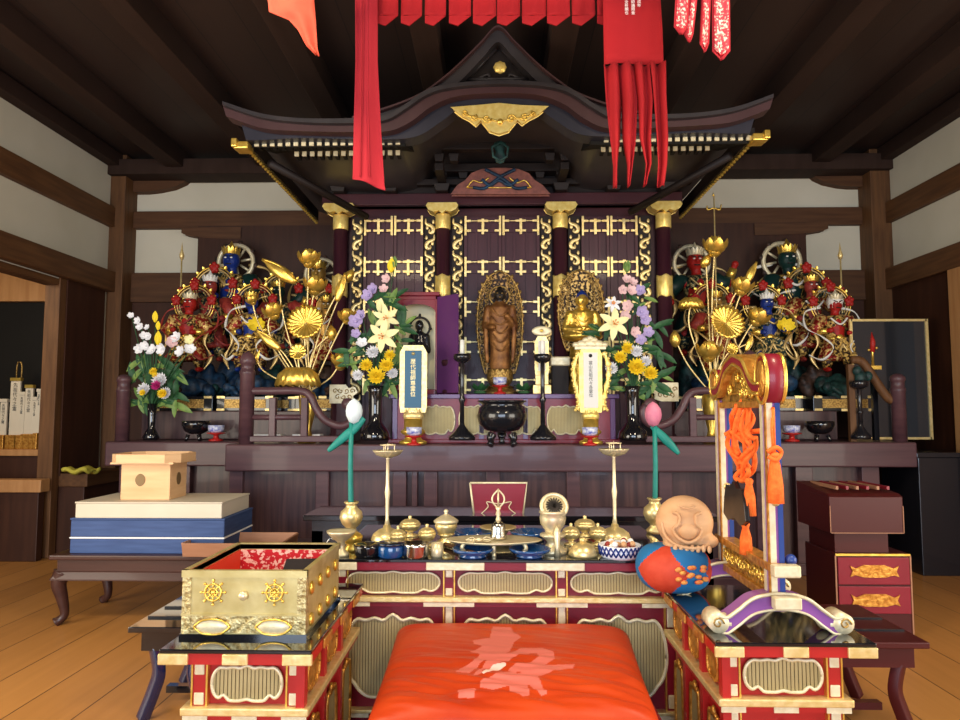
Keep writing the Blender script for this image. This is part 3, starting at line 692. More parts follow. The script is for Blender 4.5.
# music stand on it
mc = at(499, 516, yb+.1)
ms = thing('sutra_stand', 'red lacquer sutra stand with white border behind the brass bell', 'book stand', (mc.x, yb+.12, bz))
q = lambda px, py: (at(px, py, yb+.1).x-mc.x, at(px, py, yb+.1).z-bz)
a, b, c, d = q(470, 483), q(527, 483), q(523, 516), q(474, 516)
MB().prism([a, b, c, d], -.01, .005).build('slanted_board', 'maroon', ms)
MB().tube([(a[0], -.012, a[1]), (b[0], -.012, b[1]), (c[0], -.012, c[1])], .006, 5).tube([(a[0], -.012, a[1]), (d[0], -.012, d[1])], .006, 5).build('border', 'white_gold', ms)
MB().tube(crom([(*q(481, 514)[:1], -.014, q(481, 514)[1]), (q(488, 507)[0], -.014, q(488, 507)[1]), (q(487, 502)[0], -.014, q(487, 502)[1]), (q(499, 504)[0], -.014, q(499, 504)[1]), (q(511, 502)[0], -.014, q(511, 502)[1]), (q(509, 508)[0], -.014, q(509, 508)[1]), (q(516, 514)[0], -.014, q(516, 514)[1])]), .003, 5).build('scroll_outline', 'white_gold', ms)
MB().box(-.12, .12, .0, .14, 0, .02).build('foot', 'maroon', ms)

# --- seat platform and cushion
sp0, sp1 = -.37, .49; sy0, sy1 = 1.66, 2.62; scx = (sp0+sp1)/2+.0
rb_ = thing('seat_platform', 'low red lacquer seat platform hidden under the orange cushion', 'platform', (scx, (sy0+sy1)/2, 0))
MB().box(-.43, .43, -.46, .46, .33, .40).build('platform_top', 'maroon', rb_, bevel=.006)
MB().box(-.39, .39, -.42, .42, .05, .33).build('carcass', 'maroon', rb_)
MB().box(-.43, .43, -.46, .46, 0, .05).build('plinth', 'dark_maroon', rb_, bevel=.006)
def inpoly(x, y, P):
    r = False; j = len(P)-1
    for i in range(len(P)):
        if (P[i][1] > y) != (P[j][1] > y) and x < (P[j][0]-P[i][0])*(y-P[i][1])/(P[j][1]-P[i][1])+P[i][0]: r = not r
        j = i
    return r
ZCU = .50
def cp(L, ox, oy): return [tuple(atz(ox+a/4, oy+b/4, ZCU)[:2]) for a, b in L]
pink = [cp([(650, 345), (725, 350), (735, 375), (765, 395), (735, 415), (720, 450), (700, 470), (640, 485), (600, 500), (560, 540), (500, 535), (520, 515), (570, 495), (600, 465), (560, 455), (610, 430), (575, 420), (570, 405), (640, 395)], 330, 540),
        cp([(600, 570), (640, 555), (700, 535), (740, 530), (760, 550), (800, 540), (800, 575), (740, 585), (650, 597), (600, 590)], 330, 540),
        cp([(510, 590), (585, 592), (575, 615), (515, 613)], 330, 540), cp([(720, 575), (790, 575), (800, 615), (770, 620), (720, 600)], 330, 540),
        cp([(640, 480), (700, 470), (760, 440), (800, 440), (800, 462), (740, 475), (700, 500), (620, 520), (600, 545), (570, 550)], 330, 540),
        cp([(60, 455), (100, 437), (170, 437), (215, 455), (220, 485), (180, 505), (300, 500), (290, 520), (220, 530), (180, 545), (150, 550), (190, 610), (165, 615), (110, 570), (70, 605), (40, 580), (90, 555), (0, 580), (0, 550), (90, 535), (30, 530), (60, 510), (110, 500), (160, 480), (150, 460), (110, 458), (60, 478), (20, 470)], 500, 540)]
highlightp = [cp([(605, 540), (650, 510), (700, 505), (705, 515), (650, 535), (615, 545)], 330, 540)]  # outline of the painted highlight
c0 = atz(397, 623, ZCU-.03); c1 = atz(629, 626, ZCU-.03); c2 = atz(664, 719, ZCU-.03); c3 = atz(363, 719, ZCU-.03)
import mathutils.noise as mn
NG = 230
def csf(u, v):
    a = c3.lerp(c2, u); b = c0.lerp(c1, u); p = a.lerp(b, v); x, y = 2*u-1, 2*v-1
    pull = .03*(1-abs(x)**2)*0
    p.x += -x*.006*(1-y*y); p.y += -y*.006*(1-x*x)
    e = max(0, (1-abs(x)**12)*(1-abs(y)**12))
    z = .42+.075*e**.5+.012*(1-x*x)*(1-y*y)
    f = mn.noise(Vector((p.x*4.5+3+p.y*3, p.y*16+p.x*4, 0)))*.016+mn.noise(Vector((p.x*11, p.y*40+p.x*6, 3)))*.006
    z += f*(.25+.75*max(0, min(1, (.65-v)*2.5)))*e
    return (p.x, p.y, z)
cu = MB(); cu.sheet(csf, NG, NG)
for k, f in enumerate(cu.f):
    x = sum(cu.v[i][0] for i in f)/4; y = sum(cu.v[i][1] for i in f)/4
    if any(inpoly(x, y, P) for P in highlightp): cu.mi[k] = 2
    elif any(inpoly(x, y, P) for P in pink): cu.mi[k] = 1
def csb(u, v):
    p = Vector(csf(u, v)); x, y = 2*u-1, 2*v-1; e = max(0, (1-abs(x)**12)*(1-abs(y)**12)); p.z = .42-.019*e**.5; return tuple(p)
cu.sheet(csb, 40, 40)
ccx, ccy = (c0.x+c2.x)/2, (c0.y+c2.y)/2
cu.v = [(x-ccx, y-ccy, z-.401) for x, y, z in cu.v]
zt_ = thing('floor_cushion', 'square orange-red satin cushion with pale pink brushed character, in front of the altar table', 'cushion', (ccx, ccy, .401))
cu.build('cover', ['cushion_red', 'cushion_pink', 'cushion_highlight'], zt_)
tc_ = MB()
k = Vector((c2.x-ccx, c2.y-ccy, .03))
for a in range(5): tc_.tube(crom([k, k+Vector((-.02+.012*a, .004*a, .02)), k+Vector((.01+.006*a, -.01, -.01)), k+Vector((.015+.006*a, -.012, -.05))]), .0025, 5)
tc_.build('corner_tassel', 'white_print', zt_, label='white corner tassel')

# --- gilt offering box on the left desk
gx0, gx1 = atz(181, 638, zd).x, atz(306, 637, zd).x; gy0 = atz(243, 638, zd).y
gb = thing('gilt_box', 'open gilt metal box with wheel crests and red brocade lining on the left desk', 'box', ((gx0+gx1)/2, gy0+.22, zd))
W = (gx1-gx0)/2; D = .22; H = at(240, 571, gy0).z-zd; th = .012
MB().box(-W, W, -D, -D+th, .004, H).box(-W, W, D-th, D, .004, H).box(-W, -W+th, -D+th, D-th, .004, H).box(W-th, W, -D+th, D-th, .004, H).build('box_walls', 'box_gold', gb, bevel=.002)
MB().box(-W-.006, W+.006, -D-.006, D+.006, 0, .012).build('base', 'black_lacquer', gb)
MB().box(-W-.004, W+.004, -D-.004, -D+th, H-.018, H+.002).box(-W-.004, W+.004, D-th, D+.004, H-.018, H+.002).box(-W-.004, -W+th, -D, D, H-.018, H+.002).box(W-th, W+.004, -D, D, H-.018, H+.002).build('rim', 'box_gold', gb)
MB().box(-W-.003, W+.003, -D-.004, -D+.002, H*.33, H*.36).build('band', 'box_gold', gb)
MB().box(-W+.002, W-.002, -D-.0015, -D+.002, .014, H*.33).build('engraved_band', 'engraved_gold', gb)
for s in (-1, 1):
    MB().box(s*(W-.012)-.012, s*(W-.012)+.013, -D-.003, -D+.002, .012, H-.018).build('corner_strap', 'engraved_gold', gb)
    MB().box(s*(W)-.002, s*(W)+.002, -D-.001, -D+.03, .012, H-.018).build('corner_strap', 'engraved_gold', gb)
MB().box(-W+th, W-th, D-th-.004, D-th, .02, H-.02).box(W-th-.004, W-th, -D+th, D-th, .02, H-.02).build('brocade_lining', 'brocade', gb, label='red brocade lining with pale pattern')
MB().box(-W+th, -W+th+.004, -D+th, D-th, .02, H-.02).box(-W+th, W-th, -D+th, D-th, .012, .03).build('red_lining', 'red_lining', gb, label='plain red lining')
MB().cbox((W*.45, D*.4, H*.72), (.11, .09, .01), (radians(18), 0, .1)).build('lining_flap', 'roof_grey', gb, label='grey folded flap')
for s in (-1, 1):
    m = MB(); c = (s*W*.5-.0, -D-.004, H*.68)
    m.tube(ring(.024, n=24, c=c), .003, 6, cap=False); m.tube(ring(.012, n=20, c=c), .0025, 6, cap=False); m.ell(c, (.006, .004, .006))
    for i in range(8):
        a = i*pi/4; m.tube([(c[0]+.004*cos(a), c[1], c[2]+.004*sin(a)), (c[0]+.034*cos(a), c[1], c[2]+.034*sin(a))], .0022, 5); m.ell((c[0]+.035*cos(a), c[1], c[2]+.035*sin(a)), (.004, .003, .004), seg=8, rings=5)
    m.build('wheel_crest', 'gold', gb, label='wheel-shaped crest')
    m = MB(); c = (s*W*.5, -D-.003, H*.17)
    m.lathe([(0, .004), (.045, .004), (.05, 0)], 24, c=c, ax=(0, -1, 0), sy=1, rm=lambda t, r, z: 1)
    m.v = [(x, y, H*.17+(z-H*.17)*.42) for x, y, z in m.v]; m.build('oval_plaque', 'white_gold', gb, label='pale oval plaque')
    m = MB(); m.tube([(c[0]+.05*cos(i*pi/12)*(1+.06*cos(i*pi/2)), c[1]-.004, c[2]+.022*sin(i*pi/12)) for i in range(25)], .003, 6, cap=False); m.build('plaque_frame', 'gold', gb)
MB().ell((.0, -D-.008, H*.64), (.014, .012, .014)).build('front_knob', 'pale_brass', gb)
for i in range(4):
    for r_, zz in ((.02, .68), (.02, .2)):
        MB().ell((W+.003, -D+.06+i*.105, H*zz), (.008, r_, r_)).build('side_boss', 'gold', gb)

# --- purple-brown low table with blue boxes, cream box, offering stand; tray
def low_table(label, x0, x1, y0, y1, z, mt, legr=.04):
    t = thing('low_table', label, 'table', ((x0+x1)/2, (y0+y1)/2, 0)); W = (x1-x0)/2; D = (y1-y0)/2
    MB().box(-W, W, -D, D, z-.03, z).build('table_top', mt, t, bevel=.008)
    MB().box(-W+.04, W-.04, -D+.03, D-.03, z-.10, z-.03).build('frieze', mt, t)
    MB().frustum(-W+.0, W-.0, -D+.0, D-.0, z-.155, z-.095, .03, .03).build('apron', mt, t, bevel=.012)
    for sx_ in (-1, 1):
        for sy_ in (-1, 1):
            a = Vector((sx_*(W-.06), sy_*(D-.06), z-.11)); o = Vector((sx_, sy_*.4, 0))
            P = crom([a, a+o*.02+Vector((0, 0, -.07)), a-o*.0+Vector((0, 0, -.16)), a-o*.015+Vector((0, 0, -z+.17)), a+o*.025+Vector((0, 0, -z+.127))])
            n_ = len(P); MB().tube(P, [.055-.03*min(1, i/(n_*.7))+.012*max(0, (i/n_-.85)*6) for i in range(n_)], 10).build('leg', mt, t)
    return t
pz = .43; py0 = 4.28
px0 = at(48, 560, py0).x
low_table('low dark purple-brown table with curved legs carrying the blue boxes', px0, px0+1.55, py0, py0+.62, pz, 'purple_wood')
def flatbox(name, label, cat, pxa, pxb, y0, d, z0, h, mt, lid=None, fy=None):
    a = at(pxa, 540, y0).x; b = at(pxb, 540, y0).x; t = thing(name, label, cat, ((a+b)/2, y0+d/2, z0)); W = (b-a)/2; D = d/2
    MB().box(-W, W, -D, D, 0, h*.90).build('body', mt, t, bevel=.006)
    MB().box(-W-.004, W+.004, -D-.004, D+.004, h*.90, h).build('lid_edge', lid or mt, t, bevel=.004)
    return t
yb0 = py0+.06

b1 = flatbox('storage_box', 'lower of two flat blue boxes stacked on the dark low table', 'box', 70, 224, yb0, .5, pz, .10, 'box_blue', 'white_paint')
b2 = flatbox('storage_box', 'upper of two flat blue boxes, beneath the cream box', 'box', 70, 224, yb0, .5, pz+.10, .115, 'box_blue')
b3 = flatbox('storage_box', 'flat cream-white box on top of the blue boxes', 'box', 74, 221, yb0, .48, pz+.215, .10, 'box_cream')
sz = pz+.315
st = thing('offering_stand', 'pale wooden offering stand with hollow base and heart-shaped holes on the cream box', 'stand', (at(152, 500, yb0+.2).x, yb0+.22, sz))
sh_ = at(150, 464, yb0+.08).z-sz
m = MB().box(-.155, .16, -.12, -.105, 0, sh_).box(-.155, -.14, -.105, .12, 0, sh_).box(.145, .16, -.105, .12, 0, sh_).box(-.14, .145, .105, .12, 0, sh_)
m.build('base', 'pale_wood', st, bevel=.003)
hs = MB(); hc = (-.03, -.1215, sh_*.55)
hp = [(hc[0]+.032*cos(t), hc[2]+.04*sin(t)*(1-.12*abs(cos(t)))) for t in [i*2*pi/20 for i in range(20)]]+[]
hs.prism(hp, -.124, -.119); hs.build('front_hole', 'reed_dark', st, label='dark round hole')
hs = MB().prism([(.03*cos(i*pi/10), sh_*.55+.04*sin(i*pi/10)) for i in range(20)], .159, .163, 'YZ'); hs.build('side_hole', 'reed_dark', st, label='dark round hole')
MB().box(-.20, .20, -.17, .17, sh_, sh_+.012).build('tray_floor', 'pale_wood', st)
m = MB(); o8 = [(-.20, -.10), (-.14, -.17), (.14, -.17), (.20, -.10), (.20, .10), (.14, .17), (-.14, .17), (-.20, .10)]
for i in range(8):
    a, b = Vector((*o8[i], 0)), Vector((*o8[(i+1) % 8], 0)); c = (a+b)/2; d_ = b-a
    m.cbox((c.x*1.08, c.y*1.08, sh_+.035), (d_.length*1.1, .012, .055), (0, 0, math.atan2(d_.y, d_.x)))
m.build('tray_rim', 'pale_wood', st)
ty = 4.22
a, b = at(181, 556, ty).x, at(279, 556, ty).x
tr = thing('wooden_tray', 'shallow reddish wooden tray behind the gilt box', 'tray', ((a+b)/2, ty+.20, pz)); W = (b-a)/2
MB().box(-W+.02, W-.02, -.17, .17, 0, .012).build('tray_floor', 'tray_wood', tr)
m = MB()
for s in (-1, 1):
    m.cbox((0, s*.185, .045), (W*2, .014, .085), (radians(-14*s), 0, 0)); m.cbox((s*(W-.005), 0, .045), (.014, .36, .085), (0, radians(14*s), 0))
m.build('tray_rim', 'tray_wood', tr, bevel=.003)

# black low tables tucked beside the desks
def lacquer_stand(label, pxs, z, y0, y1, legmat, side):
    a = at(pxs[0], 620, y0).x; b = at(pxs[1], 620, y0).x
    t = thing('lacquer_stand', label, 'table', ((a+b)/2, (y0+y1)/2, 0)); W = (b-a)/2; D = (y1-y0)/2
    tm = 'black_lacquer' if side < 0 else 'dark_maroon'
    MB().box(-W, W, -D, D, z-.025, z).build('table_top', tm, t, bevel=.004)
    MB().box(-W+.04, W-.04, -D+.04, D-.04, z-.11, z-.025).build('apron', tm, t)
    for f in (-.5, .1): MB().box(-W+.02, W-.02, D*f, D*f+.01, z, z+.008).build('inlay_strip', 'black_satin', t)
    for s in (-1, 1):
        for q_ in (-1, 1):
            x = s*(W-.09); y = q_*(D-.06)
            P = crom([(x, y, z-.10), (x-s*.02, y, z-.2), (x, y, .12), (x+s*.045, y, 0)])
            MB().tube(P, .032, 4, flat=.7).build('leg', legmat, t, bevel=.004)
    MB().box(-W+.06, W-.06, -.02, .02, .04, .07).build('stretcher', tm, t)
    return t
lacquer_stand('low black lacquer stand with splayed blue-black legs left of the gilt box desk', (128, 215), .40, 2.98, 3.5, 'blue_black', -1)
lacquer_stand('low dark red lacquer stand with splayed legs right of the chime desk', (800, 929), .40, 2.85, 3.4, 'dark_maroon', 1)

# --- red drawer cabinet and slotted box at the right
yc = 4.2
a, b = at(836, 560, yc).x, at(911, 560, yc).x; ztc = at(870, 554, yc).z; W = (b-a)/2
rc = thing('drawer_cabinet', 'small maroon cabinet with two drawers and gilt handle plates at the right', 'cabinet', ((a+b)/2, yc+.35, 0)); BD = .06
MB().box(-W, W, -.34, BD, 0, ztc).build('body', 'dark_maroon', rc, bevel=.004)
MB().box(-W+.0, W, -.346, -.34, ztc-.012, ztc).build('gilt_edge', 'gold', rc)
for s in (-1, 1): MB().box(s*W-.004, s*W+.004, -.346, -.34, .0, ztc-.01).build('gilt_edge', 'tray_wood', rc)
for z0, z1 in ((ztc-.175, ztc-.02), (ztc-.34, ztc-.185)):
    dr = MB().box(-W+.01, W-.01, -.352, -.34, z0, z1).build('drawer', 'maroon', rc, bevel=.003)
    k = (z0+z1)/2; h = .032
    hp = [(-.14, k+h), (-.11, k+h*.5), (-.06, k+h*1.1), (.06, k+h*1.1), (.11, k+h*.5), (.14, k+h), (.125, k), (.14, k-h), (.11, k-h*.7), (.06, k-h*1.1), (-.06, k-h*1.1), (-.11, k-h*.7), (-.14, k-h), (-.125, k)]
    MB().prism(hp, -.360, -.352).build('handle_plate', 'orange_gold', dr)
MB().box(-W+.02, W-.10, -.30, BD-.02, ztc, ztc+.12).build('stepped_top', 'dark_maroon', rc)
a, b = at(831, 530, yc-.02).x, at(905, 530, yc-.02).x; W = (b-a)/2; zb0 = ztc+.12; hb = at(870, 497, yc-.02).z-zb0
sb_ = thing('slotted_box', 'maroon box with slanted slotted lid on top of the drawer cabinet', 'box', ((a+b)/2, yc+.33, zb0)); SD = .10
MB().box(-W, W, -.34, SD, 0, hb).build('body', 'dark_maroon', sb_, bevel=.004)
MB().box(-W+.0, W, -.345, -.34, 0.0, .004).box(-W, -W+.004, -.345, -.34, 0, hb*.75).box(W-.004, W, -.345, -.34, 0, hb*.75).build('gilt_line', 'tray_wood', sb_)
MB().add([(-W, -.34, hb), (W, -.34, hb), (W, SD, hb), (-W, SD, hb), (-W, -.30, hb+.015), (W, -.30, hb+.015), (W, SD, hb+.05), (-W, SD, hb+.05)], [(0, 1, 5, 4), (4, 5, 6, 7), (1, 2, 6, 5), (3, 0, 4, 7), (2, 3, 7, 6), (3, 2, 1, 0)]).build('lid', 'dark_maroon', sb_)
for i in range(6): MB().box(-W+.07+i*.06, -W+.085+i*.06, -.28, .06, hb+.035, hb+.055).build('slat', 'maroon' if i % 2 else 'tray_wood', sb_)
# --- glass case on black pedestal
yg = 6.0
a, b = at(853, 450, yg).x, at(930, 450, yg).x
pe = thing('pedestal', 'tall plain black pedestal carrying the glass case', 'pedestal', (at(940, 500, yg-.2).x, yg+.0, 0))
pw = .26; pzt = at(900, 452, yg-.2).z
MB().box(-.19, .30, -.25, .30, 0, pzt-.04).build('body', 'black_satin', pe, bevel=.006)
MB().box(-.21, .32, -.27, .32, pzt-.04, pzt).build('top', 'black_satin', pe, bevel=.004)
yg = 6.25
gw0, gw1 = at(852, 350, yg).x, at(928, 350, yg).x; gz1 = at(890, 319, yg).z; gz0 = 1.06
gc = thing('glass_case', 'tall glass display case with thin metal frame standing at far right', 'display case', ((gw0+gw1)/2, yg+.2, gz0)); W = (gw1-gw0)/2; H = gz1-gz0
m = MB()
for s in (-1, 1):
    m.box(s*W-.012, s*W+.012, -.2, -.18, 0, H)
m.box(-W, W, -.2, -.18, H-.02, H).box(-W, W, -.2, -.18, 0, .02); m.build('frame', 'pale_gold', gc)
MB().box(-W+.01, W-.01, -.19, -.18, .02, H-.02).build('front_pane', 'glass_dark', gc)
MB().box(-W+.02, W-.01, -.17, -.08, 0, H-.01).build('case_body', 'glass_dark', gc)
sw = thing('flaming_sword_ornament', 'small gilt sword ornament with red flame in front of the glass case', 'ornament', (at(873, 366, yg-.25).x, yg-.25, ZP+.0))
f_ = lambda px, py: (at(px, py, yg-.25).x-sw.location.x, 0, at(px, py, yg-.25).z-ZP)
MB().box(-.05, .05, -.04, .04, f_(873, 366)[2]-.03, f_(873, 366)[2]).build('base', 'gold', sw)
MB().box(-.02, .02, -.02, .02, 0, f_(873, 366)[2]-.03).build('stem', 'black_satin', sw)
z_ = f_(873, 366)[2]
MB().tube([(0, 0, z_), (0, 0, f_(873, 335)[2])], [.012, .006], 6).ell((-.03, 0, f_(870, 350)[2]), .012).ell((.035, 0, f_(870, 348)[2]), .012).build('blade', 'gold', sw)
MB().tube([(0, 0, f_(873, 352)[2]), (.006, 0, f_(873, 342)[2]), (0, 0, f_(873, 332)[2])], [.02, .022, .002], 8).build('flame', 'paint_red', sw)
# --- left chapel tablets
for i, (px, pt, w_, pb) in enumerate(((3, 402, 7, 435), (14, 381, 10, 435), (21, 395, 6, 435), (28, 388, 8, 434), (34, 400, 5, 434), (38, 392, 4, 433))):
    Y = 6.62; b_ = at(px, pb, Y); t = thing('memorial_tablet', ['short white memorial tablet at the photo edge in the left chapel', 'tallest cream memorial tablet with dark writing in the left chapel', 'thin cream tablet just right of the tallest one in the chapel', 'cream memorial tablet with dark cap in the left chapel', 'narrow short tablet second from the chapel post', 'narrow tablet nearest the chapel post'][i], 'memorial tablet', (b_.x, Y, .95))
    hh = at(px, pt, Y).z-.95; ww = w_*Y/F/2
    MB().box(-ww*1.1, ww*1.1, -.05, .05, 0, b_.z-.95).build('base', 'orange_gold', t, bevel=.004)
    MB().box(-ww, ww, -.012, .012, b_.z-.95, hh).build('board', 'box_cream', t, bevel=.004)
    MB().box(-ww*1.08, ww*1.08, -.02, .02, hh, hh+.03).build('cap', 'gold' if i in (1, 3) else 'box_cream', t)
    text_mesh('先\n祖\n代\n々\n之\n霊', ww*.95, 'ink', 'inscription', t, (0, -.0135, hh-.02), (pi/2, 0, 0))
trim(MB().box(-5.9, XL-.13, 6.5, 6.95, .89, .95), 'light_wood')
trim(MB().box(-5.9, XL-.13, 6.52, 6.94, .62, .89), 'panel_wood')
cs = at(22, 345, 6.8); t = thing('candle_lantern', 'slim gilt loop-topped lantern standing behind the chapel tablets', 'lantern', (cs.x, 6.78, .95))
MB().box(-.03, .03, -.03, .03, 0, .5).build('stand', 'black_satin', t)
MB().tube([(-.025, 0, .5), (-.025, 0, .8), (-.015, 0, .84), (.015, 0, .84), (.025, 0, .8), (.025, 0, .5)], .007, 6).build('loop', 'old_gold', t)
yc_ = thing('folded_cloth', 'crumpled yellow-green cloth lying on the wooden ledge at the left', 'cloth', (at(83, 474, 6.4).x, 6.35, .74))
MB().sheet(lambda u, v: ((u-.5)*.22+.03*v, (v-.5)*.2, .03+.015*sin(9*u+4*v)+.01*cos(13*v)), 14, 10).build('cloth', 'yellow_cloth', yc_, solid=.03)
# ================================================================== THINGS ON THE PLATFORM
def K(Y): return Y/F
class Px:
    """profile helper: half-widths and heights read in photo pixels, turned into metres at depth Y"""
    def __init__(s, name, label, cat, px, py, Y, z=None, group=None):
        p = at(px, py, Y); s.Y = Y; s.k = p_scale(px, py, Y); s.py = py
        if z is None: z = p.z
        s.z0 = p.z-z; s.t = thing(name, label, cat, (p.x, Y, z), group=group); s.px = px
    def prof(s, P): return [(w*s.k, max(0, s.z0+(s.py-y)*s.k)) for w, y in P]
    def lathe(s, name, P, mt, seg=24, par=None, dx=0, dy=0, **k):
        bl = {a: k.pop(a) for a in ('label', 'bevel') if a in k}
        return MB().lathe(s.prof(P), seg, c=(dx*s.k, dy, 0), **k).build(name, mt, par or s.t, **bl)
    def P(s, px, py, dy=0):
        q = at(px, py, s.Y+dy); return Vector((q.x-s.t.location.x, dy, q.z-s.t.location.z))
def p_scale(px, py, Y): return (at(px+1, py, Y)-at(px, py, Y)).length
# maroon offering bench with gilt panels
YT = 5.42
xa, xb = at(388, 438, YT).x, at(620, 438, YT).x; W = (xb-xa)/2; zt2 = at(500, 394, YT).z
tb = thing('offering_bench', 'long maroon lacquer bench with gilt reeded panels on the platform', 'altar table', ((xa+xb)/2, YT+.22, ZP))
H = zt2-ZP
MB().box(-W, W, -.22, .30, H-.035, H).build('bench_top', 'purple_lacquer', tb, bevel=.004)
MB().box(-W+.03, W-.03, -.20, .28, .03, H-.035).build('carcass', 'maroon', tb)
MB().box(-W, W, -.22, .30, 0, .03).build('plinth', 'maroon', tb, bevel=.004)
for px in (436, 478, 523, 566):
    x = at(px, 421, YT+.02).x-tb.location.x
    cartouche(tb, Matrix.Translation((x, -.201, H*.47)), .29, H*.62)
for x in (-W+.05, W-.05, -.17, .17): MB().box(x-.02, x+.02, -.206, -.195, .03, H-.035).build('post', 'purple_lacquer', tb, bevel=.003)
# --- statues on the bench
def mandorla(par, w, h, z0, y, mt, holes=True):
    def hw(t): return w*.5*(sin(pi*min(1, t*.62+.20))**.8)*(1 if t < .75 else (1-((t-.75)/.25)**2.2)**.5)
    n = 26; R_ = [(hw(i/n), z0+h*i/n) for i in range(n+1)]
    L = [(x, z) for x, z in R_]+[(-x, z) for x, z in reversed(R_)]
    g = MB().band([(z*0+x, z) for x, z in []] or [(0, 0), (0, 0)], [(0, 0), (0, 0)], 0, 0) if False else None
    m = MB(); m.prism([(x, z) for x, z in L], y, y+.02); o = m.build('mandorla', mt, par)
    fr = MB(); fr.tube([(x, y-.004, z) for x, z in L]+[(L[0][0], y-.004, L[0][1])], .008, 6, cap=False)
    rnd = random.Random(3)
    for i in range(1, n):
        if i % 2 == 0:
            for s in (-1, 1):
                x = R_[i][0]*s; fr.ell((x, y, R_[i][1]+.012), (.014, .01, .024), (0, s*.5, 0), seg=8, rings=5)
    fr.build('flame_rim', 'old_gold', o)
    sc = MB()
    for i in range(2, n-1):
        ww = hw(i/n)
        for s in (-1, 1):
            for f in (.85, .62):
                if rnd.random() < .85:
                    x = s*ww*f; z = z0+h*i/n; a = rnd.random()*6
                    sc.tube([(x+.014*cos(a+j*.8)*(1-j*.09), y-.008, z+.018*sin(a+j*.8)*(1-j*.09)) for j in range(8)], .005, 4)
    sc.build('scrollwork', 'old_gold', o); return o
def buddha(name, label, px, py0, pytop, Y, zb, wpx, hpx0, hpx1, headpx, mats, standing=True, headm='dark_bronze', halo=True):
    B = Px(name, label, 'statue', px, py0, Y, zb); t = B.t; k = B.k
    md, rb2, bs = mats
    zt0 = B.P(px, hpx0).z; zt1 = B.P(px, pytop).z
    mandorla(t, wpx*k, zt1-zt0, zt0, .07, md)
    zh = B.P(px, headpx).z; zf = zt0+.02 if standing else zt0+.06
    hr = (.052 if standing else .058)
    m = MB(); body = zh-zf; top = zh-hr*1.2
    if standing:
        m.lathe([(.075, zf), (.085, zf+.05), (.08, zf+body*.3), (.092, zf+body*.55), (.10, top-.09), (.095, top-.04), (.05, top-.005), (.03, top+.02)], 20, sy=.7)
        for s in (-1, 1):
            m.limb((s*.095, 0, top-.05), (s*.12, -.01, top-.2), .034, .03); m.limb((s*.12, -.01, top-.2), (s*.055, -.075, top-.17+(.05 if s > 0 else -.04)), .028, .022)
    else:
        m.ell((0, -.01, zf+.05), (.17, .11, .05)); m.lathe([(.10, zf+.03), (.095, zf+.12), (.10, top-.08), (.09, top-.03), (.045, top), (.03, top+.02)], 20, sy=.7)
        for s in (-1, 1):
            m.limb((s*.10, 0, top-.05), (s*.135, -.01, top-.17), .036, .032); m.limb((s*.135, -.01, top-.17), (s*.03, -.10, zf+.10), .03, .024)
    m.build('robe', rb2, t, remesh=.008)
    m = MB()
    for j in range(5):
        z = top-.10-j*(.07 if standing else .035); m.tube(crom([(-.07, -.062, z+.05), (-.02, -.078, z-.01), (.03, -.078, z-.012), (.075, -.055, z+.04)], 4), .007, 5)
    for s in (-1, 1): m.tube(crom([(s*.115, -.03, top-.16), (s*.11, -.035, zf+body*.3), (s*.10, -.03, zf+.06)], 4), [.018, .02, .022, .022, .02, .02, .018, .015, .012], 6, flat=.5)
    m.build('robe_folds', rb2, t)
    m = MB(); m.ell((0, -.005, zh), (hr*.82, hr*.88, hr*1.1)); m.ell((0, 0, zh+hr*.95), (hr*.42, hr*.42, hr*.42)); m.tube([(0, 0, top-.01), (0, 0, zh)], .03, 10)
    for s in (-1, 1): m.ell((s*hr*.8, 0, zh-.01), (.008, .012, .026))
    m.ell((0, -hr*.9, zh-.004), (.007, .010, .014)); m.build('head', headm, t, remesh=.005)
    m = MB()
    for s in (-1, 1): m.ell((s*.018, -hr*.87, zh+.008), (.011, .004, .003), seg=8, rings=5)
    m.ell((0, -hr*.86, zh-.024), (.010, .004, .004), seg=8, rings=5); m.build('face_features', 'ink' if headm != 'dark_bronze' else 'old_gold', t)
    if halo: MB().tube(ring(hr*1.55, c=(0, .055, zh), n=28), .008, 6, cap=False).build('halo', 'old_gold' if headm == 'dark_bronze' else md, t)
    lp = MB()
    n = 14
    r0 = wpx*k*.34
    lp.lathe([(r0*.6, zt0-.10), (r0*.85, zt0-.05), (r0*.8, zt0), (r0*.7, zt0+.03)], 20)
    for i in range(n): a = 2*pi*i/n; lp.petal((r0*.55*cos(a), r0*.55*sin(a), zt0-.07), (cos(a), sin(a), .9), (-cos(a), -sin(a), 1), r0*.8, r0*.42, .5)
    lp.build('lotus_seat', bs, t)
    MB().lathe([(r0*1.15, 0), (r0*1.2, .02), (r0*.95, .035), (r0*.8, max(.05, (zt0-.10)*.5)), (r0*.95, max(.06, zt0-.12)), (r0*.6, max(.07, zt0-.10))], 8, smooth=False).build('pedestal', bs, t)
    return t
buddha('standing_buddha', 'dark standing Buddha statue with openwork flame mandorla in the centre of the shrine', 500, 394, 269, YT+.22, zt2, 46, 373, 270, 295, ('openwork_bronze', 'robe_brown', 'old_gold'))
buddha('golden_buddha', 'golden seated Buddha statue with blue hair before a gilt mandorla behind the white tablet', 583, 394, 268, YT+.26, zt2, 46, 350, 270, 300, ('openwork_gold', 'gold', 'gold'), False, 'gold', True)
gbz = [o for o in bpy.data.objects if o.name == 'golden_buddha'][0]
pz_ = at(583, 297, YT+.24).z-zt2
MB().lathe([(.046, -.008), (.048, 0), (.042, .022), (.02, .05), (.0, .062)], 14, c=(0, .0, pz_+.002)).build('hair', 'paint_blue', gbz, label='blue painted hair')
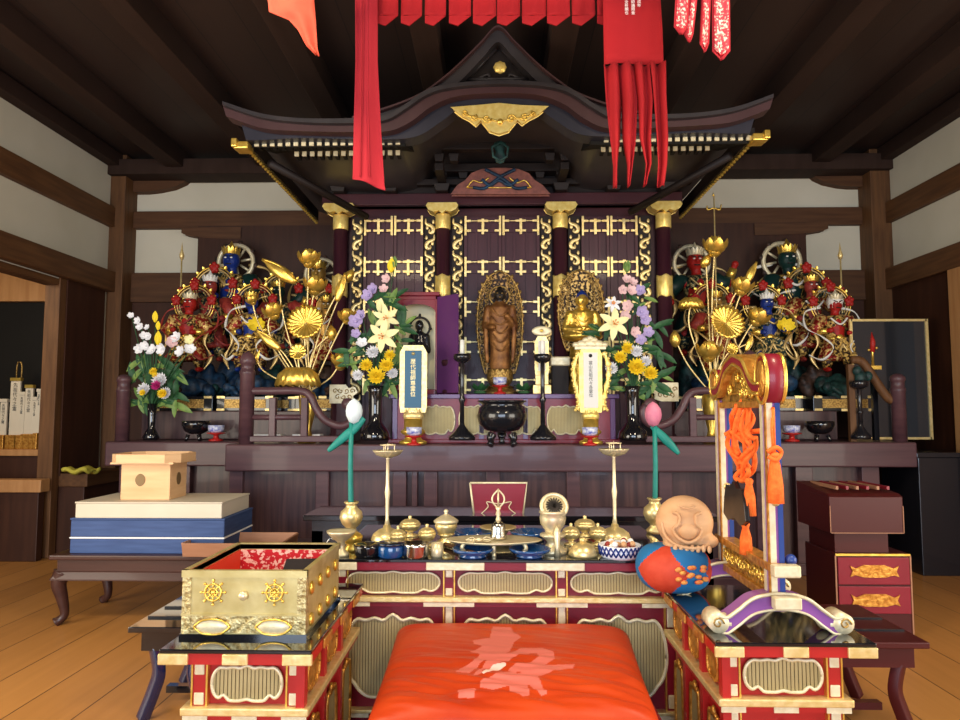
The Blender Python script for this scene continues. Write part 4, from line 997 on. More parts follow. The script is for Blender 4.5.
# --- open altar cabinet with black figure
Y = YT+.12
C = Px('portable_shrine', 'open dark red altar cabinet lined in cream with door swung to the right', 'altar cabinet', 418, 394, Y+.0, zt2); t = C.t
x0, x1 = C.P(396, 350).x, C.P(437, 350).x; ztp = C.P(410, 296).z; zo = C.P(410, 302).z
MB().box(x0, x0+.02, 0, .22, 0, ztp).box(x1-.015, x1, 0, .22, 0, ztp).box(x0, x1, .20, .22, 0, ztp).box(x0, x1, 0, .22, 0, .04).box(x0, x1, 0, .22, ztp-.03, ztp).build('case', 'maroon', t, bevel=.003)
MB().box(x0-.02, x1+.02, -.02, .24, ztp, ztp+.03).build('roof', 'maroon', t, bevel=.004)
MB().box(x0+.02, x1-.015, .19, .20, .04, ztp-.03).box(x0+.02, x0+.026, .01, .19, .04, ztp-.03).box(x1-.021, x1-.015, .01, .19, .04, ztp-.03).build('lining', 'cream_lining', t, label='cream gilt lining')
ar = [(x0+.02, ztp-.03), (x1-.015, ztp-.03), (x1-.015, ztp-.13)]+[((x0+x1)/2+(x1-x0)*.45*cos(a), ztp-.13+.065*sin(a)) for a in [pi*i/12 for i in range(13)]]+[(x0+.02, ztp-.13)]
MB().prism(ar, .0, .015).build('arched_header', 'maroon', t)
a = C.P(437, 350); b = C.P(457, 350, -.16)
dm = MB(); z1_ = C.P(455, 297).z
dm.prism([(x1, 0.0), (b.x+.0, -.16), (b.x+.012, -.15), (x1+.012, .012)], .01, z1_, 'XY'); dm.build('open_door', 'purple_lacquer', t, label='glossy purple door opened outward')
bd = Px('black_buddha', 'small black standing figure with ring halo inside the open cabinet', 'statue', 419, 392, Y+.10, zt2+.04); t = bd.t
H = bd.P(419, 320).z
m = MB(); m.lathe([(.055, .0), (.06, .08), (.055, H*.4), (.07, H*.62), (.055, H*.8), (.025, H*.84)], 18, sy=.7)
for s in (-1, 1): m.limb((s*.06, 0, H*.76), (s*.075, -.01, H*.55), .026, .022); m.limb((s*.075, -.01, H*.55), (s*.02, -.06, H*.62), .02, .016)
m.ell((0, 0, H*.92), (.036, .038, .046)); m.build('body', 'black_satin', t, remesh=.007)
MB().tube(ring(.082, c=(0, .03, H*.90)), .010, 6, cap=False).ell((0, .03, H*.90+.092), (.012, .01, .022)).ell((-.085, .03, H*.88), (.016, .01, .012)).ell((.085, .03, H*.88), (.016, .01, .012)).build('ring_halo', 'dark_bronze', t)
MB().lathe([(.075, 0), (.07, .02), (.05, .03), (.055, .05), (0, .05)], 14).build('lotus_base', 'black_satin', t)
# --- memorial tablets in front
def tablet(label, px, pyb, pyt, hw, Y, board, frame, ink, txt, wide):
    T = Px('memorial_tablet', label, 'memorial tablet', px, pyb, Y, ZP); t = T.t; k = T.k
    zb1 = T.P(px, pyb-28).z; zt1 = T.P(px, pyt).z; w = hw*k
    fo = [(-w*.92, zb1), (w*.92, zb1), (w, zb1+.05), (w, zt1-.05), (w*.72, zt1), (-w*.72, zt1), (-w, zt1-.05), (-w, zb1+.05)]
    MB().prism(fo, -.02, .015).build('frame', frame, t, bevel=.004)
    iw = w*.66; MB().box(-iw, iw, -.026, -.018, zb1+.03, zt1-.035).build('board', board, t, bevel=.003)
    MB().lathe([(0, -.003), (.012, -.002), (.014, .0), (0, .004)], 10, c=(0, -.027, zt1-.06), ax=(0, -1, 0)).build('crest', ink if ink != 'gold' else 'white_print', t)
    hh = zt1-zb1-.13; n_ = txt.count('\n')+1
    o = text_mesh(txt, hh/n_*.78, ink, 'inscription', t, (0, -.0272, zt1-.10), (pi/2, 0, 0), spacing=1.0)
    lp = MB()
    for i in range(16): a = 2*pi*i/16; lp.petal((w*.5*cos(a), w*.3*sin(a), zb1-.045), (cos(a), sin(a)*.6, 1.1), (-cos(a), -sin(a), 1), w*.75, w*.34, .4)
    lp.lathe([(w*.7, zb1-.06), (w*.8, zb1-.03), (w*.7, zb1)], 20, sy=.6); lp.build('lotus', frame, t)
    MB().lathe([(w*1.05, 0), (w*1.1, .02), (w*.7, .035), (w*.55, .06), (w*.95, .085), (w*.95, .10), (w*.7, .115), (w*.7, zb1-.05)], 16, sy=.7).build('stepped_base', 'gold', t)
    return T
T1 = tablet('tall memorial tablet with blue board and cream frame on a gilt lotus base', 413, 440, 346, 13, 5.26, 'tablet_blue', 'pale_gold', 'pale_gold', '歴\n代\n祖\n師\n尊\n霊\n位', False)
T2_ = tablet('ornate gilt memorial tablet with white board and broad carved crown', 591, 440, 348, 11, 5.26, 'tablet_white', 'bright_gold', 'ink', '當\n山\n先\n祖\n代\n々\n各\n霊\n位', True)
t = T2_.t
for s in (-1, 1):
    m = MB(); P = [T2_.P(591+s*dx, dy) for dx, dy in ((12, 352), (17, 364), (17, 378), (14, 392), (12, 404), (14, 410))]
    P = crom([(p.x, -.01, p.z) for p in P], 5); m.tube(P, [.018+.006*sin(i*1.6) for i in range(len(P))], 8, flat=.6)
    for i in range(1, len(P), 2): m.ell((P[i].x+s*.014, -.015, P[i].z), (.012, .012, .012), seg=8, rings=5)
    m.build('carved_side', 'bright_gold', t)
q0, q1 = T2_.P(575, 347).z, T2_.P(575, 335).z
m = MB()
for dx, dy, r in ((0, .02, .05), (-.06, .015, .042), (.06, .015, .042), (-.105, .01, .03), (.105, .01, .03), (-.03, .045, .03), (.03, .045, .03), (0, .06, .026)): m.ell((dx, -.01, q0+dy+.005), (r, .022, r*.75))
m.box(-.115, .115, -.03, .02, q0-.02, q0); m.build('crown', 'white_gold', t)
# --- cups on red stands (blue and white)
def cup(label, px, Y, zbase, r=10, pyt=None, pyb=440, stand=True):
    c = thing('offering_cup', label, 'cup', (at(px, pyb, Y).x, Y, zbase), group='blue and white cups on red stands'); k = K(Y)*r
    MB().lathe([(k*.9, 0), (k*.85, .012), (k*.35, .02), (k*.3, .05), (k*1.1, .062), (k*1.15, .068), (0, .07)], 20).build('red_stand', 'bright_red_lacquer', c)
    MB().lathe([(k*.6, .07), (k*.95, .085), (k*1.0, .13), (k*.92, .13), (k*.85, .09), (0, .085)], 20).build('cup', 'porcelain', c); return c
cup('blue and white cup on a red stand at the foot of the blue tablet', 414, 5.24-.13, ZP, 8)
cup('blue and white cup on a red stand at the foot of the white gilt tablet', 590, 5.24-.13, ZP, 8)
cup('small blue and white cup on the bench at the feet of the central dark Buddha', 500, YT+.03, zt2, 7)
cup('blue and white cup on a red stand, left wing beside the black bowl', 216, YW+.12, ZP, 8)
cup('blue and white cup on a red stand, right wing beside the black bowl', 792, YW+.12, ZP, 8)
# --- black candlesticks
def candlestick(label, px, pyb, pyd, Y, zb, w=13, candle=True, name='candlestick', mt='black_satin'):
    c = Px(name, label, 'candlestick', px, pyb, Y, zb); h = pyb-pyd
    c.lathe('base', [(w, pyb), (w*1.05, pyb-3), (w*.8, pyb-6), (w*.55, pyb-9), (w*.25, pyb-14), (2.4, pyb-16)], mt)
    c.lathe('stem', [(2.4, pyb-15), (2.2, pyb-h*.45), (3.4, pyb-h*.48), (3.4, pyb-h*.50), (2.2, pyb-h*.53), (2.2, pyd+4), (3, pyd+3)], mt, 14)
    c.lathe('drip_pan', [(3, pyd+5), (8, pyd+2), (9, pyd-1), (8.5, pyd-4), (7, pyd-4), (3, pyd-1)], mt)
    if candle: c.lathe('candle', [(2.4, pyd-3), (2.3, pyd-18), (.4, pyd-19)], 'wax', 12, label='white candle')
    return c
candlestick('tall black candlestick with white candle left of the incense burner', 462, 440, 358, 5.24, ZP)
candlestick('tall black candlestick right of the incense burner, below the round disc', 543, 440, 358, 5.24, ZP)
candlestick('slender purple-brown candlestick on the bench before the open cabinet door', 450, 394, 364, YT+.1, zt2, 8, False, mt='shrine_door')
cR = candlestick('thin black candlestick with carved top standing at right end of the platform', 861, 439, 384, YW+.08, ZP, 9, False)
MB().ell(cR.P(861, 378), (.05, .04, .06)).ell(cR.P(857, 371), (.035, .03, .04)).ell(cR.P(868, 376), (.035, .03, .04)).build('carved_bird', 'stone_teal', cR.t, label='dark carved ornament on top')
# round disc above right candlestick
D_ = Px('lotus_tablet', 'small cream tablet with oval lotus crown behind the right black candlestick', 'memorial tablet', 542, 394, YT+.02, zt2)
k_ = D_.k; za0, za1, za2 = D_.P(542, 385).z, D_.P(542, 375).z, D_.P(542, 337).z
MB().box(-.07, .07, -.03, .04, 0, za0).box(-.05, .05, -.02, .03, za0, za1).build('base', 'pale_gold', D_.t, bevel=.004)
MB().prism([(-.045, za1), (.045, za1), (.05, za1+.05), (.05, za2-.04), (.03, za2), (-.03, za2), (-.05, za2-.04), (-.05, za1+.05)], -.012, .012).build('frame', 'pale_gold', D_.t, bevel=.004)
MB().box(-.028, .028, -.017, -.012, za1+.03, za2-.03).build('board', 'tablet_white', D_.t)
c = D_.P(542, 331)
MB().lathe([(0, .014), (.02, .012), (.05, .004), (.074, .008), (.078, 0), (0, -.008)], 24, c=(0, -.0, 0), ax=(0, -1, 0)).build('crown', 'white_gold', D_.t, loc=(0, 0, c.z)).scale = (1, 1, .5)
MB().ell((0, -.016, c.z), (.014, .006, .010)).build('crown_centre', 'gold', D_.t)
# incense burner
I = Px('incense_burner', 'large round black three-legged incense burner in the middle of the platform', 'incense burner', 502, 440, 5.26, ZP)
I.lathe('bowl', [(8, 432), (17, 430), (23, 424), (25.5, 416), (23, 408), (20, 405), (22, 403), (24.5, 402), (24.5, 400.5), (20, 401), (17, 406), (0, 408)], 'black_satin', 32)
for a in (-2.3, -.85, pi/2):
    r = 15*I.k; MB().tube(crom([(r*1.0*cos(a), r*sin(a), .075), (r*1.15*cos(a), r*1.15*sin(a), .045), (r*1.05*cos(a), r*1.05*sin(a), .02), (r*1.2*cos(a), r*1.2*sin(a), .0)], 4), [.035, .034, .032, .03, .028, .025, .022, .02, .02, .022, .024, .026, .028], 10).build('leg', 'black_satin', I.t)
# bowls on the wings
def bowl(label, px, Y=YW+.15, w=14):
    b = Px('black_bowl', label, 'bowl', px, 439, Y, ZP)
    b.lathe('bowl', [(6, 434), (11, 431), (14, 425), (13.5, 421), (12, 421), (11, 427), (0, 430)], 'black_lacquer', 28)
    for a in (-2.3, -.85, pi/2): r = 8*b.k; MB().tube([(r*cos(a), r*sin(a), .05), (r*1.3*cos(a), r*1.3*sin(a), 0)], [.018, .012], 8).build('leg', 'black_lacquer', b.t)
bowl('black footed bowl on the left wing beside the blue and white cup', 196); bowl('black footed bowl on the right wing beside the blue and white cup', 820)
# dark red small tray at right of centre and low boxes
# --- gilt plaques on posts
for lab, px, py, w, h in (('gilt openwork cloud plaque on a stand right of the gold lotus spray', 343, 394, 13, 9), ('gilt openwork cloud plaque beside the right flower vase', 665, 392, 13, 9)):
    s = 1 if px > 500 else -1
    q = Px('cloud_plaque', lab, 'ornament', px, py+8, 5.75, ZP+.0)
    a, b = q.P(px-w, py+h).z, q.P(px, py-h).z
    w_ = w*q.k; pts = [(s*w_, a), (s*w_, b), (-s*w_*.2, b), (-s*w_*.4, b-.03), (-s*w_*.9, b-.02), (-s*w_*1.1, b-.06), (-s*w_*.75, b-.09), (-s*w_*.8, a+.02), (-s*w_*.3, a)]
    MB().prism(pts, -.012, .012).build('plaque', 'white_gold', q.t, bevel=.003)
    m = MB()
    for i in range(7): cx_ = -w_*.6+i*w_*.22; m.tube([(cx_+.022*cos(i+j*.8)*(1-j*.09), -.015, (a+b)/2+.03*(-1)**i*.8+.022*sin(i+j*.8)*(1-j*.09)) for j in range(9)], .004, 4)
    m.build('scrollwork', 'old_gold', q.t)
    MB().box(-.05, .05, -.01, .12, 0, a).build('stand', 'shrine_lacquer', q.t)
# gilt stacked boxes near (555-570, 375) and (345,365): small gilt boards
for lab, px, y0, y1, w in (('dark lacquer side pedestal with pale gilt band left of the golden Buddha', 560, 394, 357, 10),):
    q = Px('side_pedestal', lab, 'pedestal', px, y0, YT+.12, zt2); h = q.P(px, y1).z; w_ = w*q.k
    MB().box(-w_*.8, w_*.8, -.05, .05, 0, h*.75).build('body', 'shadow_wood', q.t); MB().box(-w_, w_, -.06, .06, h*.75, h).build('band', 'white_gold', q.t, bevel=.01)

# ================================================================== FLOWERS
def mum(par, c, r, mt, ctr=None, n=3, ax=(0, -1, .25), nm='chrysanthemum', seed=0):
    rnd = random.Random(seed*7+int(r*1000)); m = MB(); c = Vector(c); ax = Vector(ax).normalized(); e1 = ax.orthogonal().normalized(); e2 = ax.cross(e1)
    for k in range(n+1):
        cnt = 16-k*2; el = .05+k*.33
        for i in range(cnt):
            a = 2*pi*i/cnt+k*.3+rnd.uniform(-.1, .1); d = (e1*cos(a)+e2*sin(a))*cos(el)+ax*sin(el)
            m.petal(c+ax*(r*.05*k), d, ax, r*(1-.13*k)*rnd.uniform(.9, 1.05), r*.30, .5, n=3)
    m.ell(c+ax*r*.15, r*.25, seg=8, rings=5); return m.build(nm, mt, par)
def lily(par, c, r, mt, ax=(0, -1, .1), nm='lily', rot=0):
    m = MB(); c = Vector(c); ax = Vector(ax).normalized(); e1 = ax.orthogonal().normalized(); e2 = ax.cross(e1)
    for i in range(6):
        a = pi*i/3+rot; d = (e1*cos(a)+e2*sin(a))*.93+ax*.36; m.petal(c, d, ax, r, r*.42, -.45, n=5)
    o = m.build(nm, mt, par)
    s = MB()
    for i in range(5): a = 2*pi*i/5; s.tube([c, c+ax*r*.45+(e1*cos(a)+e2*sin(a))*r*.15], .0025, 4); s.ell(c+ax*r*.45+(e1*cos(a)+e2*sin(a))*r*.15, .006, seg=6, rings=4)
    s.build('stamens', 'cloth_gold', o); return o
def blossom(par, c, r, mt, ax=(0, -1, .2), nm='blossom', rot=.3, n=5):
    m = MB(); c = Vector(c); ax = Vector(ax).normalized(); e1 = ax.orthogonal().normalized(); e2 = ax.cross(e1)
    for i in range(n): a = 2*pi*i/n+rot; d = (e1*cos(a)+e2*sin(a))+ax*.3; m.petal(c, d, ax, r, r*.85, .3, n=4, tip=.5)
    m.ell(c+ax*r*.2, r*.18, seg=6, rings=4); return m.build(nm, mt, par)
def leafspray(par, base, dirs, L, W, mt='green_leaf', nm='leaf', stem=None):
    for d in dirs:
        m = MB(); base = Vector(base); d = Vector(d); m.petal(base, d, (0, -.6, .8), L*random.uniform(.8, 1.15), W, -.5, n=5, tip=.05); m.build(nm, mt, par)
def bouquet(label, vx, vy, Y, z, flowers, stems_to, leaves):
    B = Px('flower_bouquet', label, 'flowers', vx, vy, Y, z); t = B.t
    for (kind, px, py, r, mt, dy) in flowers:
        c = B.P(px, py, dy); R = r*B.k; base = B.P(vx, vy)
        sm = MB(); sm.tube(crom([base+Vector((0, 0, -.03)), base.lerp(c, .5)+Vector((0, .01, .02)), c+Vector((0, .012, 0))], 5), .004, 5); sm.build('stem', 'green_leaf', t)
        if kind == 'mum': mum(t, c, R, mt, seed=int(px))
        elif kind == 'lily': lily(t, c, R, mt, rot=px*.1, ax=(random.uniform(-.3, .3), -1, random.uniform(-.2, .3)))
        elif kind == 'bud':
            m = MB().petal(c, (.1, -.1, 1), (0, -1, 0), R, R*.5, .1).petal(c, (-.1, .1, 1), (0, 1, 0), R, R*.5, .1).ell(c+Vector((0, 0, R*.4)), (R*.2, R*.2, R*.45)); m.build('flower_bud', mt, t)
        else: blossom(t, c, R, mt, rot=px*.37, ax=(random.uniform(-.4, .4), -1, random.uniform(-.1, .5)))
    for (px, py, dx, dz, L) in leaves:
        c = B.P(px, py, .03); m = MB().petal(c, (dx, -.25, dz), (0, -1, .3), L*B.k, L*B.k*.30, -.3, n=5, tip=.05); m.build('leaf', random.choice(['green_leaf', 'green_leaf', 'pale_leaf']), t)
    return t
def leaves_around(pts, n, seed):
    r = random.Random(seed); out = []
    for (px, py) in pts:
        for i in range(n):
            a = r.uniform(0, 2*pi); out.append((px+r.uniform(-6, 6), py+r.uniform(-6, 6), cos(a), sin(a)*.8+.1, r.uniform(13, 22)))
    return out
def vase(label, px, Y, z, P, mt='black_lacquer'):
    v = Px('flower_vase', label, 'vase', px, 440, Y, z); v.lathe('body', P, mt, 28); return v
VP = lambda t, b: [(14, b), (15, b-2), (14, b-8), (10, b-13), (6.5, b-18), (6.3, b-30), (7, t+6), (9, t), (7.5, t), (5, t+5), (0, t+6)]
vase('black vase with flared foot holding yellow chrysanthemums and lilies, left of the bench', 375, 5.32, ZP, VP(386, 440))
vase('black vase with flared foot under pink and purple flowers, right of the bench', 633, 5.32, ZP, VP(386, 440))
vase('smaller black vase holding white orchids on the left wing', 151, YW+.12, ZP, [(7, 440), (8, 437), (6, 433), (3.5, 428), (4, 415), (5, 404), (3, 405), (0, 407)])
zz = at(375, 388, 5.32).z
W_, Y_, C_, PU, PK = 'petal_white', 'petal_yellow', 'petal_cream', 'petal_purple', 'petal_pink'
bouquet('tall bouquet with cream lilies and yellow chrysanthemums in the left black vase', 375, 388, 5.32, zz, [
    ('mum', 377, 377, 11, Y_, -.10), ('mum', 387, 366, 9, Y_, -.07), ('mum', 367, 366, 8, Y_, -.06), ('mum', 390, 356, 7, Y_, -.03), ('mum', 358, 376, 7, W_, -.06), ('mum', 393, 374, 7, W_, -.05),
    ('mum', 373, 353, 8, W_, -.03), ('lily', 383, 336, 17, C_, -.09), ('lily', 386, 318, 14, C_, -.04), ('blossom', 356, 322, 9, PU, 0), ('blossom', 362, 316, 7, PU, 0), ('blossom', 369, 296, 8, PU, .02),
    ('blossom', 374, 289, 7, PU, .02), ('blossom', 384, 290, 6, PK, .02), ('blossom', 387, 279, 6, PK, .02), ('bud', 391, 272, 14, Y_, .02), ('bud', 394, 268, 12, 'pale_leaf', .02), ('blossom', 362, 344, 7, W_, 0), ('bud', 380, 312, 14, C_, 0), ('blossom', 356, 334, 6, PU, 0)],
    None, leaves_around([(352, 350), (395, 345), (395, 362), (352, 362), (370, 380), (390, 385), (372, 330), (392, 300), (378, 305), (400, 330)], 7, 1))
bouquet('tall bouquet with pink and purple flowers, a lily and yellow chrysanthemums, right black vase', 633, 388, 5.32, zz, [
    ('mum', 636, 368, 11, Y_, -.10), ('mum', 650, 374, 9, Y_, -.08), ('mum', 620, 358, 8, Y_, -.06), ('mum', 627, 349, 8, Y_, -.03), ('mum', 611, 369, 8, W_, -.05), ('mum', 636, 352, 8, W_, -.04), ('mum', 645, 362, 7, W_, -.05),
    ('lily', 614, 324, 17, C_, -.09), ('lily', 613, 304, 9, W_, -.03), ('blossom', 630, 291, 7, PK, 0), ('blossom', 622, 290, 6, PK, 0), ('blossom', 626, 280, 6, PK, .02), ('blossom', 632, 283, 6, PK, .02), ('blossom', 640, 291, 7, PU, .02),
    ('blossom', 641, 312, 8, PU, 0), ('blossom', 645, 320, 7, PU, 0), ('blossom', 628, 306, 7, PK, 0), ('blossom', 624, 316, 7, PK, 0), ('bud', 627, 272, 12, 'pale_leaf', .02), ('blossom', 641, 340, 7, PU, 0), ('blossom', 634, 332, 7, PK, 0), ('blossom', 648, 333, 7, PU, 0)],
    None, leaves_around([(608, 352), (655, 350), (655, 382), (608, 382), (630, 388), (642, 345), (600, 335), (655, 330), (640, 300), (660, 372)], 7, 2))
zz2 = at(151, 406, YW+.12).z
bouquet('wide bouquet of white orchids, white chrysanthemums and one magenta rose on the left wing', 151, 406, YW+.12, zz2, [
    ('mum', 161, 381, 9, W_, -.05), ('mum', 145, 390, 8, W_, -.05), ('mum', 166, 394, 8, W_, -.05), ('mum', 157, 386, 6, 'petal_magenta', -.12), ('mum', 154, 372, 5, Y_, -.04), ('mum', 163, 394, 6, Y_, -.1), ('mum', 143, 393, 4, Y_, -.1), ('mum', 156, 376, 4, Y_, -.06),
    ('blossom', 131, 316, 4, W_, 0), ('blossom', 139, 321, 5, W_, 0), ('blossom', 141, 327, 5, W_, 0), ('blossom', 148, 328, 4, W_, 0), ('blossom', 144, 336, 5, W_, 0), ('blossom', 140, 349, 6, W_, 0), ('blossom', 150, 337, 5, W_, 0), ('blossom', 153, 351, 7, W_, -.02), ('blossom', 163, 349, 7, W_, -.02),
    ('blossom', 172, 343, 7, PK, -.02), ('blossom', 178, 338, 7, W_, -.02), ('blossom', 182, 352, 7, W_, -.02), ('blossom', 190, 350, 7, W_, -.02), ('bud', 155, 322, 11, Y_, 0), ('bud', 158, 330, 9, Y_, 0), ('bud', 158, 345, 14, Y_, 0), ('blossom', 190, 340, 6, C_, -.02), ('blossom', 146, 346, 6, W_, -.02)],
    None, leaves_around([(148, 365), (170, 368), (140, 378), (160, 400), (175, 372), (142, 400), (172, 398), (150, 402)], 8, 3))

for i, (px, lab) in enumerate(((480, 'small green lotus-leaf ornament left of the central dark Buddha'), (524, 'small green lotus-leaf ornament right of the central dark Buddha'))):
    q = Px('lotus_leaf_ornament', lab, 'ornament', px, 394, YT+.06, zt2); m = MB()
    for k in range(9): a = 2*pi*k/9; m.petal((0, 0, .015), (cos(a), sin(a)*.6, .35), (0, 0, 1), .10, .055, .3)
    m.ell((0, 0, .015), (.05, .035, .015)); m.build('leaves', 'green_leaf', q.t); MB().ell((0, 0, .035), (.035, .025, .02)).build('flower', 'petal_pink', q.t)
for px, lab in ((269, 'pale flat block behind the left balustrade, nearer the post'), (308, 'pale flat block behind the left balustrade, nearer the curl')):
    q = Px('white_block', lab, 'block', px, 434, YW-.15, ZP); MB().box(-.10, .10, -.05, .05, 0, .05).build('body', 'box_cream', q.t, bevel=.004); MB().box(-.11, .11, -.055, .055, .05, .065).build('lid', 'white_paint', q.t, bevel=.003)
# ================================================================== GOLD LOTUS SPRAYS
def lotus_spray(label, px0, py0, Y, items, arcs=None):
    B = Px('gold_lotus_spray', label, 'altar ornament', px0, py0, Y, ZP); t = B.t; k = B.k; base = Vector((0, 0, .02))
    zv = B.P(px0, 392).z; MB().lathe([(.07, 0), (.075, .02), (.04, .05), (.03, .10), (.06, zv*.6), (.07, zv*.9), (.05, zv), (0, zv)], 20).build('vase', 'gold', t)
    for it in items:
        kind, px, py, r = it[:4]; rot = it[4] if len(it) > 4 else 0; dy = it[5] if len(it) > 5 else 0; mid = it[6] if len(it) > 6 else None
        c = B.P(px, py, dy); R = r*k*(1.4 if kind == 'flower' else 1)
        P = [B.P(px0+random.uniform(-4, 4), 392), (B.P(*mid, dy) if mid else Vector((c.x*.45, dy*.5, c.z*.55))), c]
        MB().tube(crom(P, 8), .0065, 6).build('stem', 'pale_gold', t)
        ax = Vector((sin(rot), -1.6, cos(rot)*.45)) if kind in ('leaf', 'disc') else Vector((sin(rot), -.15, cos(rot)))
        ax.normalize(); e1 = ax.orthogonal().normalized(); e2 = ax.cross(e1)
        if kind in ('leaf', 'disc'):
            n = 22 if kind == 'leaf' else 12
            m = MB().lathe([(0, -.0), (R*.2, .004), (R*.5, R*.10), (R*.8, R*.16), (R, R*.22), (R*.99, R*.18), (R*.5, R*.05), (0, -.012)], n*4, c=c, ax=ax,
                           zm=lambda th, r_, z: .14*r_*(abs(sin(th*n/2))-.5), rm=lambda th, r_, z: 1+.05*abs(sin(th*n/2)))
            m.build('lotus_leaf', 'gold', t)
        elif kind == 'flower':
            m = MB()
            for ring_, (cnt, el) in enumerate(((8, .25), (8, .75), (5, 1.2))):
                for i in range(cnt):
                    a = 2*pi*i/cnt+ring_*.4; d = (e1*cos(a)+e2*sin(a))*cos(el)+ax*sin(el)
                    m.petal(c-ax*R*.45+(e1*cos(a)+e2*sin(a))*R*.2, d, ax, R*1.05, R*.62, .75, n=5, tip=.1)
            m.ell(c-ax*R*.3, R*.4); m.build('lotus_flower', 'gold', t)
        elif kind == 'bud':
            m = MB().lathe([(0, -R), (R*.4, -R*.75), (R*.62, -R*.2), (R*.5, R*.4), (R*.2, R*.85), (0, R)], 16, c=c, ax=ax, rm=lambda th, r_, z: 1+.08*cos(5*th)); m.build('lotus_bud', 'gold', t)
        elif kind == 'curl':      # furled leaf seen as a ribbed horn
            L = R; a = c-Vector((sin(rot), 0, cos(rot)))*L; b = c+Vector((sin(rot), 0, cos(rot)))*L
            m = MB().tube([a.lerp(b, i/12) for i in range(13)], [L*(.06+.26*sin(pi*min(1, i/12+.08))) for i in range(13)], 12, flat=.6)
            m.tube([a.lerp(b, i/12)+Vector((cos(rot), -.3, -sin(rot)))*L*(.02+.2*sin(pi*i/12)) for i in range(13)], L*.07, 6); m.build('furled_leaf', 'gold', t)
        elif kind == 'umbrella':    # drooping leaf seen from the side
            m = MB().lathe([(0, R*.42), (R*.5, R*.38), (R*.85, R*.05), (R, -R*.45), (R*.93, -R*.45), (R*.75, 0), (0, R*.3)], 66, c=c, sy=.6,
                           zm=lambda th, r_, z: .10*r_*abs(sin(th*9)), rm=lambda th, r_, z: 1+.05*abs(sin(th*9))); m.build('lotus_leaf', 'gold', t)
    return t
lotus_spray('left spray of gilt metal lotus flowers, leaves and buds behind the balustrade', 307, 436, 5.48, [
    ('flower', 309, 258, 11, 0, 0, (307, 330)), ('flower', 315, 285, 11.5, .1, .06, (309, 330)), ('curl', 279, 271, 21, -.98, 0, (283, 315)), ('curl', 341, 287, 15, .25, 0, (322, 325)), ('bud', 349, 276, 8, .6, .05, (330, 320)),
    ('leaf', 306, 323, 17.5, 0, -.06, (305, 350)), ('disc', 298, 352, 8, 0, -.12, (300, 372)), ('umbrella', 298, 377, 22, 0, -.1), ('bud', 332, 333, 8, -.1, 0, (312, 355)), ('flower', 347, 316, 9, 0, 0, (330, 350)),
    ('flower', 341, 361, 10, .2, -.02, (330, 378)), ('flower', 273, 311, 10, -.3, 0, (270, 335)), ('curl', 268, 340, 16, -.9, 0, (285, 355)), ('curl', 257, 357, 8, .3, 0, (265, 372)), ('flower', 252, 300, 6, -.4, .1, (262, 330))])
lotus_spray('right spray of gilt metal lotus flowers and leaves behind the chime stand', 712, 436, 5.48, [
    ('flower', 715, 246, 12, .05, 0, (712, 310)), ('umbrella', 691, 303, 13, -.2, 0, (690, 330)), ('bud', 706, 261, 8, .5, .06, (708, 300)), ('leaf', 726, 323, 17.5, .35, -.06, (716, 345)), ('flower', 742, 286, 11, .3, 0, (728, 310)),
    ('curl', 751, 273, 13, .45, 0, (735, 310)), ('flower', 758, 317, 11, .5, 0, (745, 335)), ('bud', 675, 339, 9, -.1, 0, (688, 365)), ('flower', 709, 351, 12, 0, -.1, (710, 370)), ('curl', 749, 343, 9, .4, 0, (730, 355)), ('disc', 732, 349, 6, .2, -.05, (722, 362))])
tr_ = Px('gilt_trident', 'tall thin gilt staff with three-pronged head rising above the right statues', 'staff', 719, 420, 5.9, ZP)
zt3 = tr_.P(720, 196).z
MB().tube([(0, 0, 0), (.005, 0, zt3)], .006, 8).build('shaft', 'pale_gold', tr_.t)
zq = tr_.P(720, 208).z
MB().tube(crom([(-.055, 0, zq+.02), (-.05, 0, zq-.015), (0, 0, zq), (.05, 0, zq-.015), (.065, 0, zq+.03)], 5), .006, 6).tube([(0, 0, zt3), (0, 0, zt3+.03)], [.012, .001], 6).build('prongs', 'gold', tr_.t)

